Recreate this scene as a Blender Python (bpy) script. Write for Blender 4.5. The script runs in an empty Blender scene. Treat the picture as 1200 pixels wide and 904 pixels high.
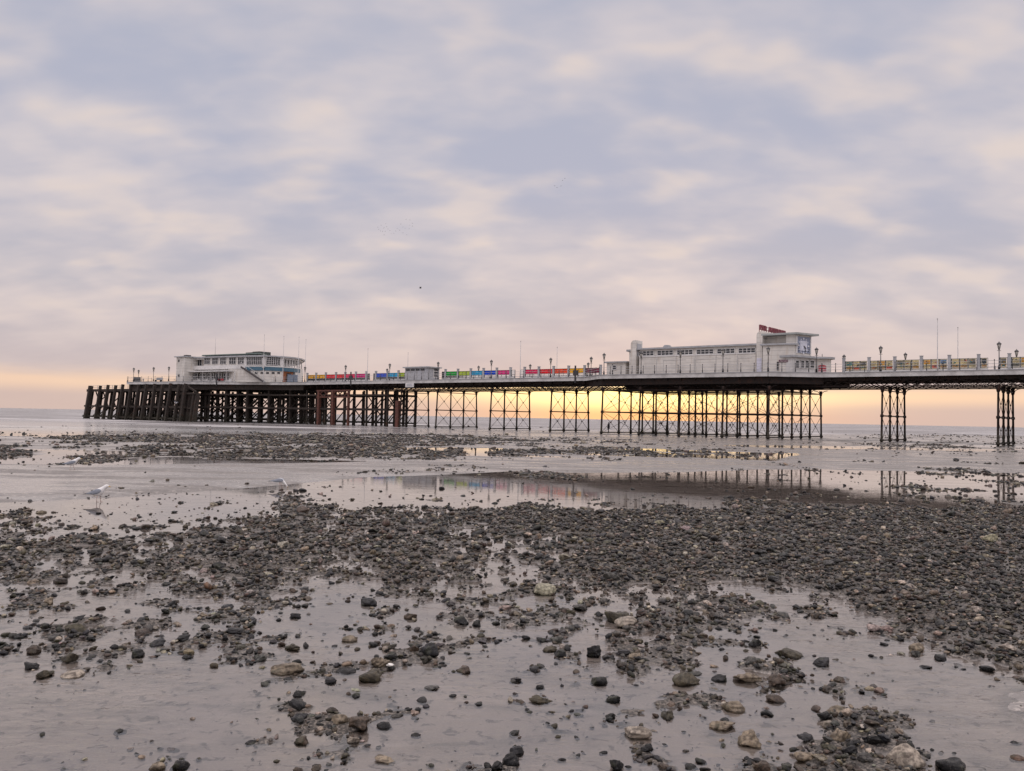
import bpy, math, random
import numpy as np
from mathutils import Vector, Matrix
random.seed(7)
rng = np.random.default_rng(11)
SC = bpy.context.scene
COL = SC.collection

# ------------------------------------------------------------------ camera
EYE = 2.24
FPX = 990.0
PITCH = math.atan(37.5 / FPX)
ROLL = math.atan(0.0191)
F_ = Vector((0, math.cos(PITCH), math.sin(PITCH)))
R0 = Vector((1, 0, 0)); U0 = Vector((0, -math.sin(PITCH), math.cos(PITCH)))
RC = R0 * math.cos(ROLL) + U0 * math.sin(ROLL)
UC = -R0 * math.sin(ROLL) + U0 * math.cos(ROLL)
cam = bpy.data.cameras.new('camera'); camo = bpy.data.objects.new('camera', cam); COL.objects.link(camo)
cam.sensor_width = 36; cam.lens = FPX / 1200 * 36; cam.clip_start = 0.05; cam.clip_end = 60000
m = Matrix((RC, UC, -F_)).transposed().to_4x4(); m.translation = Vector((0, 0, EYE)); camo.matrix_world = m
SC.camera = camo

# ------------------------------------------------------------------ light
SUN_AZ = math.radians(8.4)      # to the right of +Y
SUN_EL = math.radians(2.2)
EXPOSURE = 0.1
CLOUD_GAIN = 1.0
world = bpy.data.worlds.new('World'); SC.world = world; world.use_nodes = True
SC.view_settings.view_transform = 'Standard'; SC.view_settings.look = 'None'
SC.view_settings.exposure = EXPOSURE; SC.view_settings.gamma = 1; SC.view_settings.use_curve_mapping = False

class NT:
    def __init__(s, tree): s.t = tree; s.n = tree.nodes; s.l = tree.links
    def new(s, kind, **kw):
        n = s.n.new(kind)
        for k, v in kw.items(): setattr(n, k, v)
        return n
    def put(s, sock, v):
        if isinstance(v, bpy.types.NodeSocket): s.l.new(v, sock)
        elif v is not None:
            try: sock.default_value = v
            except Exception: sock.default_value = (*v, 1)
    def math(s, op, a, b=None, c=None, clamp=False):
        n = s.new('ShaderNodeMath', operation=op, use_clamp=clamp)
        s.put(n.inputs[0], a); s.put(n.inputs[1], b); s.put(n.inputs[2], c)
        return n.outputs[0]
    def vmath(s, op, a, b=None, out=0):
        n = s.new('ShaderNodeVectorMath', operation=op); s.put(n.inputs[0], a)
        if b is not None: s.put(n.inputs[1], b)
        return n.outputs[out]
    def mix(s, f, a, b, kind='MIX'):
        n = s.new('ShaderNodeMix', data_type='RGBA', blend_type=kind)
        s.put(n.inputs[0], f)
        for i, v in ((6, a), (7, b)):
            if isinstance(v, bpy.types.NodeSocket): s.l.new(v, n.inputs[i])
            else: n.inputs[i].default_value = (*v[:3], 1)
        return n.outputs[2]
    def noise(s, vec, scale, detail=4, rough=.5, dist=0, out=0):
        n = s.new('ShaderNodeTexNoise'); s.put(n.inputs['Vector'], vec)
        n.inputs['Scale'].default_value = scale; n.inputs['Detail'].default_value = detail
        n.inputs['Roughness'].default_value = rough; n.inputs['Distortion'].default_value = dist
        return n.outputs[out]
    def ramp(s, f, pts, interp='LINEAR'):
        n = s.new('ShaderNodeValToRGB'); s.put(n.inputs[0], f); cr = n.color_ramp; cr.interpolation = interp
        while len(cr.elements) < len(pts): cr.elements.new(.5)
        for e, (p, c) in zip(cr.elements, pts):
            e.position = p; e.color = (*c, 1) if hasattr(c, '__len__') else (c, c, c, 1)
        return n.outputs[0]
    def maprange(s, v, a, b, c=0, d=1, kind='SMOOTHSTEP'):
        n = s.new('ShaderNodeMapRange', interpolation_type=kind); s.put(n.inputs[0], v)
        for i, q in zip((1, 2, 3, 4), (a, b, c, d)): n.inputs[i].default_value = q
        return n.outputs[0]
    def mapping(s, vec, loc=(0,0,0), rot=(0,0,0), scale=(1,1,1)):
        n = s.new('ShaderNodeMapping'); s.put(n.inputs[0], vec)
        n.inputs[1].default_value = loc; n.inputs[2].default_value = rot; n.inputs[3].default_value = scale
        return n.outputs[0]

def build_world():
    N = NT(world.node_tree); N.n.clear()
    tc = N.new('ShaderNodeTexCoord'); d = tc.outputs['Generated']
    sep = N.new('ShaderNodeSeparateXYZ'); N.l.new(d, sep.inputs[0])
    z = N.math('MAXIMUM', sep.outputs[2], 0.0)
    # clouds: a layer overhead seen in perspective
    den = N.math('ADD', z, 0.32)
    inv = N.math('DIVIDE', 1.0, den)
    comb = N.new('ShaderNodeCombineXYZ')
    N.l.new(N.math('MULTIPLY', sep.outputs[0], inv), comb.inputs[0])
    N.l.new(N.math('MULTIPLY', sep.outputs[1], inv), comb.inputs[1])
    P = comb.outputs[0]
    Pm = N.mapping(P, rot=(0, 0, math.radians(24)), scale=(0.85, 1.15, 1))
    n1 = N.noise(N.mapping(Pm, loc=(3.1, 7.4, 0)), 2.7, 2, .45, .3)
    n2 = N.noise(N.mapping(Pm, loc=(9.7, 1.2, 4)), 6.3, 2, .45, .25)
    n3 = N.noise(N.mapping(P, loc=(1.7, 5.2, 8), scale=(.9, 1.5, 1)), 15, 2, .5, .2)
    low = N.maprange(z, 0.06, 0.22, 1, 0)
    s = N.math('ADD', N.math('MULTIPLY', n1, .48), N.math('MULTIPLY', n2, .40))
    s = N.math('ADD', s, N.math('MULTIPLY', n3, .12))
    light = N.maprange(s, .36, .67)
    dark = N.ramp(z, [(0.0, (.52, .43, .43)), (.06, (.53, .465, .49)), (.14, (.49, .47, .525)), (.26, (.44, .45, .55)), (.5, (.42, .44, .54)), (1, (.53, .48, .49))])
    pale = N.ramp(z, [(0.0, (.62, .51, .48)), (.06, (.64, .55, .545)), (.14, (.70, .61, .60)), (.3, (.67, .605, .61)), (.5, (.66, .59, .60)), (1, (.76, .67, .64))])
    cloud = N.mix(light, dark, pale)
    cloud = N.mix(N.math('MULTIPLY', N.math('MULTIPLY', N.maprange(n2, .52, .70), N.math('MULTIPLY', light, N.maprange(z, .04, .16))), .55), cloud, (.76, .64, .575))
    # low band of clear sky under the cloud base, brightest round the hidden sun
    S = Vector((math.sin(SUN_AZ), math.cos(SUN_AZ), 0)); SP = Vector((math.cos(SUN_AZ), -math.sin(SUN_AZ), 0))
    fwd = N.vmath('DOT_PRODUCT', d, tuple(S), out=1)
    side = N.vmath('DOT_PRODUCT', d, tuple(SP), out=1)
    ang = N.math('ARCTAN2', N.math('ABSOLUTE', side), fwd)
    wob = N.noise(N.mapping(d, scale=(5, 5, 60)), 1.0, 3, .5)
    edge = N.math('ADD', z, N.math('MULTIPLY', N.math('SUBTRACT', wob, .5), .022))
    band = N.maprange(edge, .030, .046, 1, 0)
    gl = N.math('POWER', 2.718, N.math('MULTIPLY', N.math('MULTIPLY', N.math('DIVIDE', ang, .17), N.math('DIVIDE', ang, .17)), -1))
    gw = N.math('POWER', 2.718, N.math('MULTIPLY', N.math('DIVIDE', ang, .9), -1))
    vert = N.maprange(z, .004, .028)
    bandc = N.mix(N.maprange(z, .014, .030), (.64, .48, .42), (.96, .66, .45))          # far from the sun
    sunc = N.mix(vert, (1.08, .60, .28), (1.9, 1.38, .58))
    bandcol = N.mix(gl, bandc, sunc)
    bandamt = N.math('MULTIPLY', band, N.math('ADD', .36, N.math('MULTIPLY', gw, .75)), clamp=True)
    # the cloud above the sun glows pink
    gv = N.math('POWER', 2.718, N.math('MULTIPLY', N.math('DIVIDE', z, .065), -1))
    pinkf = N.math('MULTIPLY', N.math('MULTIPLY', gv, gw), .42)
    cloud = N.mix(pinkf, cloud, (.86, .60, .45))
    # unseen sky behind the camera and overhead, brightened to lift ground and walls
    back = N.maprange(N.math('MULTIPLY', fwd, -1), -.35, .8, 1.0, 1.6)
    back = N.math('MULTIPLY', back, N.maprange(z, .44, .9, 1.0, 2.5))
    cl = N.mix(1.0, cloud, N.new('ShaderNodeCombineXYZ').outputs[0]) if False else cloud
    allc = N.mix(bandamt, cl, bandcol)
    bg = N.new('ShaderNodeBackground'); N.l.new(allc, bg.inputs[0])
    N.l.new(N.math('MULTIPLY', back, CLOUD_GAIN), bg.inputs[1])
    sky = N.new('ShaderNodeTexSky', sky_type='NISHITA'); sky.sun_disc = False
    sky.sun_elevation = SUN_EL; sky.sun_rotation = SUN_AZ
    b2 = N.new('ShaderNodeBackground'); N.l.new(sky.outputs[0], b2.inputs[0]); b2.inputs[1].default_value = .1
    mx = N.new('ShaderNodeMixShader')
    mx.inputs[0].default_value = .96
    N.l.new(b2.outputs[0], mx.inputs[1]); N.l.new(bg.outputs[0], mx.inputs[2])
    out = N.new('ShaderNodeOutputWorld'); N.l.new(mx.outputs[0], out.inputs[0])
build_world()
sl = bpy.data.lights.new('sun', 'SUN'); sl.energy = .5; sl.angle = math.radians(180); sl.color = (1, .86, .74)
so = bpy.data.objects.new('sun', sl); COL.objects.link(so)
sd = Vector((math.sin(SUN_AZ) * math.cos(SUN_EL), math.cos(SUN_AZ) * math.cos(SUN_EL), math.sin(SUN_EL)))
so.rotation_euler = sd.to_track_quat('Z', 'Y').to_euler(); so.location = (0, 0, 40)

# ------------------------------------------------------------------ frames
class Frame:
    """plan frame: s along x axis, d along its left normal (into the building / across the pier)"""
    def __init__(f, A, B):
        f.o = Vector((A[0], A[1])); f.x = (Vector((B[0], B[1])) - f.o); f.len = f.x.length; f.x = f.x.normalized()
        f.y = Vector((-f.x.y, f.x.x))
    def w(f, s, d, z): p = f.o + f.x * s + f.y * d; return (p.x, p.y, z)
    def xy(f, s, d): p = f.o + f.x * s + f.y * d; return (p.x, p.y)
    def sd(f, P): q = Vector((P[0], P[1])) - f.o; return q.dot(f.x), q.dot(f.y)
def ray(px, py):
    return F_ + RC * ((px - 600) / FPX) + UC * ((452 - py) / FPX)
def hit(px, py, fr, d=0.0):
    """where the sight line meets the vertical plane d of a frame: (s, z)"""
    r = ray(px, py); n = fr.y; q = fr.o + fr.y * d
    t = (q.x * n.x + q.y * n.y) / (r.x * n.x + r.y * n.y)
    p = r * t
    return (Vector((p.x, p.y)) - fr.o).dot(fr.x), p.z + EYE
T_ = Vector((.784, -.621)).normalized()
P0 = Vector((56.7, 98.4))
PF = Frame(P0, P0 + T_)                 # pier frame: s shoreward, d across (0 near column row, 10.8 far row)
SP_ = 12.8; WD = 10.8; VC = WD / 2
def ps(px, d=0.0, py=450): return hit(px, py, PF, d)[0]
def pt(px, d=0.0): return PF.xy(ps(px, d), d)
def pz(px, Z): r = ray(px, 452); return (r.x / r.y * Z, Z)
def mirror(P):
    s, d = PF.sd(P); return PF.xy(s, WD - d)
ZB, ZD = 8.25, 8.78                     # underside and top of the deck

# ------------------------------------------------------------------ materials
MATS = {}
def mat(name, col, rough=.6, metal=0, vary=.12, nscale=3.0, bump=.0, bscale=20, spec=.5, col2=None, seams=None, trans=None):
    if name in MATS: return MATS[name]
    ma = bpy.data.materials.new(name); ma.use_nodes = True; N = NT(ma.node_tree)
    b = N.n['Principled BSDF']; tc = N.new('ShaderNodeTexCoord'); o = tc.outputs['Object']
    n = N.noise(o, nscale, 5, .6)
    c2 = col2 or tuple(c * (1 - vary * 2.2) for c in col)
    f = N.maprange(n, .38, .66)
    c = N.mix(f, col, c2)
    h = None
    if name == 'dark_iron' or name == 'weathered_timber':
        g0 = N.new('ShaderNodeNewGeometry'); s0_ = N.new('ShaderNodeSeparateXYZ'); N.l.new(g0.outputs['Position'], s0_.inputs[0])
        zz = N.math('ADD', s0_.outputs[2], N.math('MULTIPLY', N.math('SUBTRACT', N.noise(g0.outputs['Position'], 2.5, 4, .6), .5), 1.6))
        c = N.mix(N.math('MULTIPLY', N.maprange(zz, 1.0, 1.8, 1, 0), .6), c, (.024, .023, .015))
        c = N.mix(N.math('MULTIPLY', N.maprange(zz, 1.5, 2.3, 1, 0), N.maprange(N.noise(g0.outputs['Position'], 22, 3, .7), .58, .66)), c, (.17, .16, .14))
        c = N.mix(N.math('MULTIPLY', N.maprange(N.noise(g0.outputs['Position'], .9, 5, .7), .55, .68), .5), c, (.075, .03, .018))
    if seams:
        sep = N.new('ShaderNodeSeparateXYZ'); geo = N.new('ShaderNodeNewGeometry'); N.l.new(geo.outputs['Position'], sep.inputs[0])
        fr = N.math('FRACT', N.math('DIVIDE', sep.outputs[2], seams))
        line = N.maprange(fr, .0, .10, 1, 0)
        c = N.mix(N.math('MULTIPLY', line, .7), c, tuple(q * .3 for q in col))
        gw_ = N.noise(N.mapping(geo.outputs['Position'], scale=(2.2, 2.2, .22)), 1.0, 5, .65)
        c = N.mix(N.math('MULTIPLY', N.maprange(gw_, .54, .70), .45), c, tuple(q * w_ for q, w_ in zip(col, (.62, .52, .42))))
        h = N.math('MULTIPLY', line, -1.0)
    N.l.new(c, b.inputs['Base Color'])
    b.inputs['Roughness'].default_value = rough; b.inputs['Metallic'].default_value = metal
    b.inputs['Specular IOR Level'].default_value = spec
    if bump or h is not None:
        bp = N.new('ShaderNodeBump'); bp.inputs['Strength'].default_value = max(bump, .3); bp.inputs['Distance'].default_value = .02
        hh = N.noise(o, bscale, 4, .6)
        if h is not None: hh = N.math('ADD', N.math('MULTIPLY', hh, .3), h)
        N.l.new(hh, bp.inputs['Height']); N.l.new(bp.outputs[0], b.inputs['Normal'])
    if trans:
        tr = N.new('ShaderNodeBsdfTranslucent'); N.l.new(c, tr.inputs[0])
        mx = N.new('ShaderNodeMixShader'); mx.inputs[0].default_value = trans
        out = N.n['Material Output']
        N.l.new(b.outputs[0], mx.inputs[1]); N.l.new(tr.outputs[0], mx.inputs[2]); N.l.new(mx.outputs[0], out.inputs[0])
    MATS[name] = ma; return ma
def glass(name, tint=(.9, .93, .95), alpha=.35):
    if name in MATS: return MATS[name]
    ma = bpy.data.materials.new(name); ma.use_nodes = True; N = NT(ma.node_tree)
    N.n.remove(N.n['Principled BSDF'])
    tr = N.new('ShaderNodeBsdfTransparent'); tr.inputs[0].default_value = (*tint, 1)
    gl = N.new('ShaderNodeBsdfGlossy'); gl.inputs['Roughness'].default_value = .06
    fr = N.new('ShaderNodeFresnel'); fr.inputs[0].default_value = 1.5
    mx = N.new('ShaderNodeMixShader'); N.l.new(N.math('ADD', fr.outputs[0], alpha * .2, clamp=True), mx.inputs[0])
    N.l.new(tr.outputs[0], mx.inputs[1]); N.l.new(gl.outputs[0], mx.inputs[2])
    N.l.new(mx.outputs[0], N.n['Material Output'].inputs[0])
    MATS[name] = ma; return ma
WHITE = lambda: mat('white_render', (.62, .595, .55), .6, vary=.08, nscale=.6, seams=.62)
WHITEP = lambda: mat('white_paint', (.62, .61, .595), .5, vary=.07, nscale=1.5)
GREYP = lambda: mat('grey_paint', (.36, .37, .385), .5, vary=.1, nscale=1.0)
DECK = lambda: mat('deck_edge_paint', (.54, .53, .515), .6, vary=.14, nscale=.7, bump=.3)
ROOFM = lambda: mat('grey_roof', (.33, .35, .34), .6, vary=.14, nscale=1.0)
IRON = lambda: mat('dark_iron', (.014, .012, .012), .65, vary=.25, nscale=6, bump=.4, spec=.2, col2=(.032, .017, .012))
BLACKP = lambda: mat('black_paint', (.03, .03, .035), .4)
TIMBER = lambda: mat('weathered_timber', (.026, .021, .019), .85, vary=.2, nscale=4, bump=.5, spec=.2, col2=(.05, .04, .033))
RUST = lambda: mat('rusty_steel', (.13, .045, .028), .8, vary=.2, nscale=4, bump=.4, col2=(.05, .024, .02))
DGLASS = lambda: mat('dark_window_glass', (.015, .02, .028), .12, vary=.1, spec=.5)
BLUE = lambda: mat('blue_paint', (.05, .13, .19), .45, vary=.08)

# ------------------------------------------------------------------ mesh helpers
def tag(o, label=None, cat=None, group=None, kind=None):
    if label: o['label'] = label
    if cat: o['category'] = cat
    if group: o['group'] = group
    if kind: o['kind'] = kind
    return o
def thing(name, label, cat, base=(0, 0, 0), group=None):
    o = bpy.data.objects.new(name, None); COL.objects.link(o); o.location = base; o['base'] = tuple(base); o.empty_display_size = .3
    return tag(o, label, cat, group)
def basev(o):
    return Vector(o['wbase']) if 'wbase' in o else Vector(o['base']) if 'base' in o else Vector((0, 0, 0))
class MB:
    def __init__(s): s.v = []; s.f = []; s.sm = []
    def add(s, vs, fs, smooth=False):
        b = len(s.v); s.v += [tuple(p) for p in vs]; s.f += [tuple(b + i for i in f) for f in fs]; s.sm += [smooth] * len(fs); return s
    def box(s, fr, a, b, c, d, z0, z1):
        if a > b: a, b = b, a
        vs = [fr.w(x, y, z) for z in (z0, z1) for (x, y) in ((a, c), (b, c), (b, d), (a, d))]
        return s.add(vs, [(0, 3, 2, 1), (4, 5, 6, 7), (0, 1, 5, 4), (1, 2, 6, 5), (2, 3, 7, 6), (3, 0, 4, 7)])
    def bar(s, p, q, w, h=None):
        p, q = Vector(p), Vector(q); h = h or w; d = (q - p).normalized()
        u = d.cross(Vector((0, 0, 1))); u = u.normalized() if u.length > .05 else Vector((T_.x, T_.y, 0)); n = u.cross(d)
        vs = [c + u * (w / 2 * i) + n * (h / 2 * j) for c in (p, q) for (i, j) in ((-1, -1), (1, -1), (1, 1), (-1, 1))]
        return s.add(vs, [(0, 3, 2, 1), (4, 5, 6, 7), (0, 1, 5, 4), (1, 2, 6, 5), (2, 3, 7, 6), (3, 0, 4, 7)])
    def tube(s, pts, rads, n=8, cap=True):
        vs = []; fs = []
        pts = [Vector(p) for p in pts]
        for i, (p, r) in enumerate(zip(pts, rads)):
            d = (pts[min(i + 1, len(pts) - 1)] - pts[max(i - 1, 0)]).normalized()
            u = d.cross(Vector((0, 0, 1))); u = u.normalized() if u.length > .05 else Vector((1, 0, 0)); w = u.cross(d)
            for k in range(n):
                a = 2 * math.pi * k / n; vs.append(p + u * (math.cos(a) * r) + w * (math.sin(a) * r))
        for i in range(len(pts) - 1):
            for k in range(n):
                a, b = i * n + k, i * n + (k + 1) % n; fs.append((a, b, b + n, a + n))
        if cap: fs += [tuple(range(n))[::-1], tuple(range((len(pts) - 1) * n, len(pts) * n))]
        return s.add(vs, fs, n > 5)
    def prism(s, poly, z0, z1):
        n = len(poly); vs = [(x, y, z) for z in (z0, z1) for (x, y) in poly]
        return s.add(vs, [tuple(range(n))[::-1], tuple(range(n, 2 * n))] + [(i, (i + 1) % n, n + (i + 1) % n, n + i) for i in range(n)])
    def build(s, name, m_, parent=None, bevel=0):
        me = bpy.data.meshes.new(name); off = basev(parent) if parent else Vector((0, 0, 0))
        me.from_pydata([(x - off.x, y - off.y, z - off.z) for x, y, z in s.v], [], s.f)
        me.polygons.foreach_set('use_smooth', s.sm); me.materials.append(m_); me.update()
        o = bpy.data.objects.new(name, me); COL.objects.link(o)
        if parent:
            o.parent = parent; o['wbase'] = tuple(off)
        if bevel:
            b = o.modifiers.new('b', 'BEVEL'); b.width = bevel; b.segments = 2; b.limit_method = 'ANGLE'
        return o
def copy_tree(o, parent=None):
    c = o.copy(); COL.objects.link(c)
    if parent: c.parent = parent
    for ch in list(o.children): copy_tree(ch, c)
    return c
def lbl(o, t): o['label'] = t; return o
def offset_poly(poly, d):
    """grow a polygon outwards from its centroid edges (convex-ish)"""
    n = len(poly); out = []
    A = sum(poly[i][0] * poly[(i + 1) % n][1] - poly[(i + 1) % n][0] * poly[i][1] for i in range(n))
    sg = 1 if A > 0 else -1
    for i in range(n):
        p, q, r = Vector(poly[i - 1]), Vector(poly[i]), Vector(poly[(i + 1) % n])
        e1 = (q - p).normalized(); e2 = (r - q).normalized()
        n1 = Vector((e1.y, -e1.x)) * sg; n2 = Vector((e2.y, -e2.x)) * sg
        b = n1 + n2
        if b.length < .2: b = n1
        b.normalize(); k = d / max(.5, b.dot(n1)); out.append((q.x + b.x * k, q.y + b.y * k))
    return out

# ------------------------------------------------------------------ the shore: layout on the ground
# coverage of stones (0-9) read off the photograph, rows of (row height, 30 columns of 40 px)
COVER = {
 498: '000000000000000000000000000000',
 506: '000000000000000000000000000000',
 511: '355566777777744000000000033342',
 516: '577899988999666643210000023323',
 521: '556889999999954433211000023444',
 526: '533689999999565444422210012333',
 531: '632389999987778888877620001110',
 536: '654788888887643366665420000000',
 541: '543200000000000000000000000000',
 546: '210000000000000000000000000000',
 551: '000000000000000000000000000210',
 556: '000000000010001431110000234443',
 562: '000000000000001331000000223232',
 568: '000000001100000000001100235323',
 575: '000001123321111000101122212322',
 583: '001112224433332211112234332353',
 592: '122113446555565533345777765376',
 602: '632222366777888999999999999999',
 615: '443244778878888899999999999999',
 628: '743355888988876789999999999999',
 641: '998867889999975579998899999999',
 655: '775778998767985669989999999999',
 668: '654588876588876669999999999999',
 680: '553676886457786568999999999999',
 692: '443556884336675556777546999999',
 704: '433453673223444543775533699999',
 716: '334444442123344444676444179999',
 728: '345543432123232345576433116999',
 740: '366333421122111236654211125899',
 752: '355334432112332115654211001599',
 764: '256313532144421013554343000389',
 776: '044111133345311112433177100037',
 788: '033000002444111112332387200003',
 800: '010000003221101112332265410001',
 812: '000000012311101112221144530000',
 824: '000000003221110111222244542000',
 836: '000000013342100001222134553000',
 850: '000000023541000011122134665100',
 864: '000000012320000112221146774100',
 878: '000010012210210122331148886200',
 892: '000021011110112233341148987300',
 910: '000011000000113444432258998400',
}
CY = np.array(sorted(COVER)); CM = np.array([[int(c) for c in COVER[k]] for k in sorted(COVER)], float) / 9
def to_px(x, y, z=0.0):
    """where a ground point stands in the survey picture"""
    dx, dy, dz = x, y, z - EYE
    f = dy * F_.y + dz * F_.z
    u = dx * RC.x + dy * RC.y + dz * RC.z
    w = dx * UC.x + dy * UC.y + dz * UC.z
    f = np.maximum(f, .05)
    return 600 + FPX * u / f, 452 - FPX * w / f
def cover(px, py):
    c = np.clip((px - 20) / 40, 0, 28.999); ci = c.astype(int); cf = c - ci
    r = np.clip(np.interp(py, CY, np.arange(len(CY))), 0, len(CY) - 1.001); ri = r.astype(int); rf = r - ri
    a = CM[ri, ci] * (1 - cf) + CM[ri, ci + 1] * cf; b = CM[ri + 1, ci] * (1 - cf) + CM[ri + 1, ci + 1] * cf
    return a * (1 - rf) + b * rf
_perm = rng.random((256, 256))
def vnoise(x, y):
    xi = np.floor(x).astype(int); yi = np.floor(y).astype(int); fx = x - xi; fy = y - yi
    fx = fx * fx * (3 - 2 * fx); fy = fy * fy * (3 - 2 * fy)
    g = lambda a, b: _perm[a & 255, b & 255]
    return (g(xi, yi) * (1 - fx) + g(xi + 1, yi) * fx) * (1 - fy) + (g(xi, yi + 1) * (1 - fx) + g(xi + 1, yi + 1) * fx) * fy
def fbm(x, y, o=4, r=.5):
    s = 0; a = 1; t = 0
    for i in range(o):
        s = s + a * vnoise(x * 2 ** i + 17.3 * i, y * 2 ** i + 5.1 * i); t += a; a *= r
    return s / t
_q = np.sort(fbm(rng.random(20000) * 200, rng.random(20000) * 200, 4, .62))
def unoise(x, y): return np.interp(fbm(x, y, 4, .62), _q, np.linspace(0, 1, len(_q)))
def bed_level(c, px, py):
    """nominal coverage to threshold; the solid bed lies to the right"""
    w = np.clip((py - 685) / 40, 0, 1)
    return np.where(c > .93, np.where(px > 640, 1.2, .80), c ** (1.5 - .55 * w) * (.76 + .28 * w))
def patch(x, y):
    """0..1 noise that decides where stones gather; larger patches farther off"""
    close = unoise(x * 3.6 + 31, y * 2.9 + 7); near = unoise(x * 2.1 + 31, y * 1.5 + 7)
    q = np.clip((y - 16) / 6, 0, 1); near = close * (1 - q) + near * q; far = unoise(x * .55 + 3, y * .30 + 50)
    w = np.clip((y - 16) / 16, 0, 1)
    return near * (1 - w) + far * w
YT = ([0, 100, 200, 400, 520, 600, 700, 800, 900, 960, 1200], [543, 545, 543, 540, 538, 541, 543, 543, 541, 527, 529])
YB = ([0, 130, 300, 430, 520, 600, 690, 800, 900, 1000, 1100, 1200], [590, 584, 572, 560, 557, 553, 555, 554, 550, 548, 551, 554])
def ss(a, b, x): t = np.clip((x - a) / (b - a), 0, 1); return t * t * (3 - 2 * t)
def ground_z(x, y, parts=False):
    px, py = to_px(x, y)
    yt = np.interp(px, *YT); yb = np.interp(px, *YB)
    strip = ss(yt - 1.5, yt + 5, py) * (1 - ss(yb - 5, yb + 2, py))
    c = cover(px, py); c = np.where((py < 500) | (y > 260), 0, c)
    nz = patch(x, y)
    k = ss(-.08, .12, bed_level(c, px, py) * .95 - .02 - nz)                       # 1 inside a bed of stones
    z = -.019 + .012 * (fbm(x * .8, y * .6, 3) - .5)
    z = z + k * (.012 + .05 * c)
    st = .046 + .022 * (fbm(x * .25 + 9, y * .11 + 2, 3) - .5)
    st = st - .055 * ss(5, 0, py - yt) * ss(.42, .6, fbm(x * .05, y * .5, 3))
    z = z * (1 - strip) + st * strip
    # the flat between the far stone beds and beyond: wet sand only just above the water
    far = ss(36, 48, y)
    z = z + .02 * ss(.62, .75, nz) * (1 - strip) * (y > 500)
    left = 1 - ss(380, 520, px)
    z = z + far * (.026 - .034 * left * ss(512, 506, py) + .10 * (fbm(x * .035 + 4, y * .10 + 11, 3) - .5)) * (1 - strip) * (1 - k)
    right = ss(990, 1040, px) * (1 - ss(514, 520, py)) * ss(505, 510, py)
    z = z + .05 * right
    # little mound of rippled sand at the right
    dd = ((px - 1215) / 55) ** 2 + ((py - 828) / 27) ** 2
    z = z + np.exp(-dd * 1.2) * (.034 + .05 * (fbm(x * 5, y * 6, 2) - .5))
    deep = ss(0, 1, (y - (112 + (x + 60) * .50)) / 70)
    z = z - deep * 1.2
    z = z + k * .06 * (fbm(x * 2.6, y * 2.2, 3) - .5) * np.clip(1 - y / 60, 0, 1)
    if parts: return z, k, strip
    return z

def axis(lo, hi, fine, grow, core):
    out = [0.0]
    while out[-1] < hi: out.append(out[-1] + max(fine, (out[-1] - core) * grow))
    return out
xs = axis(0, 9000, .06, .045, 5.5); xs = np.array([-v for v in xs[:0:-1]] + xs)
ys = [2.2]
while ys[-1] < 12000: ys.append(ys[-1] + max(.05, (ys[-1] - 3) * .0085 if ys[-1] < 260 else ys[-1] * .05))
ys = np.array([-40, -15, -5, 0, 1.2] + ys)
def grid_obj(name, X, Y, Z, m_, cols=None):
    ny, nx = X.shape; me = bpy.data.meshes.new(name); n = nx * ny
    me.vertices.add(n); me.vertices.foreach_set('co', np.stack([X, Y, Z], -1).reshape(-1).astype('f4'))
    idx = np.arange(n).reshape(ny, nx); q = np.stack([idx[:-1, :-1], idx[:-1, 1:], idx[1:, 1:], idx[1:, :-1]], -1).reshape(-1, 4)
    me.loops.add(q.size); me.loops.foreach_set('vertex_index', q.reshape(-1).astype('i4'))
    me.polygons.add(len(q)); me.polygons.foreach_set('loop_start', (np.arange(len(q)) * 4).astype('i4'))
    me.polygons.foreach_set('loop_total', np.full(len(q), 4, 'i4')); me.polygons.foreach_set('use_smooth', np.ones(len(q), bool))
    me.update(calc_edges=True)
    if cols is not None:
        at = me.attributes.new('bed', 'FLOAT', 'POINT'); at.data.foreach_set('value', cols.reshape(-1).astype('f4'))
    me.materials.append(m_); o = bpy.data.objects.new(name, me); COL.objects.link(o); return o

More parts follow.
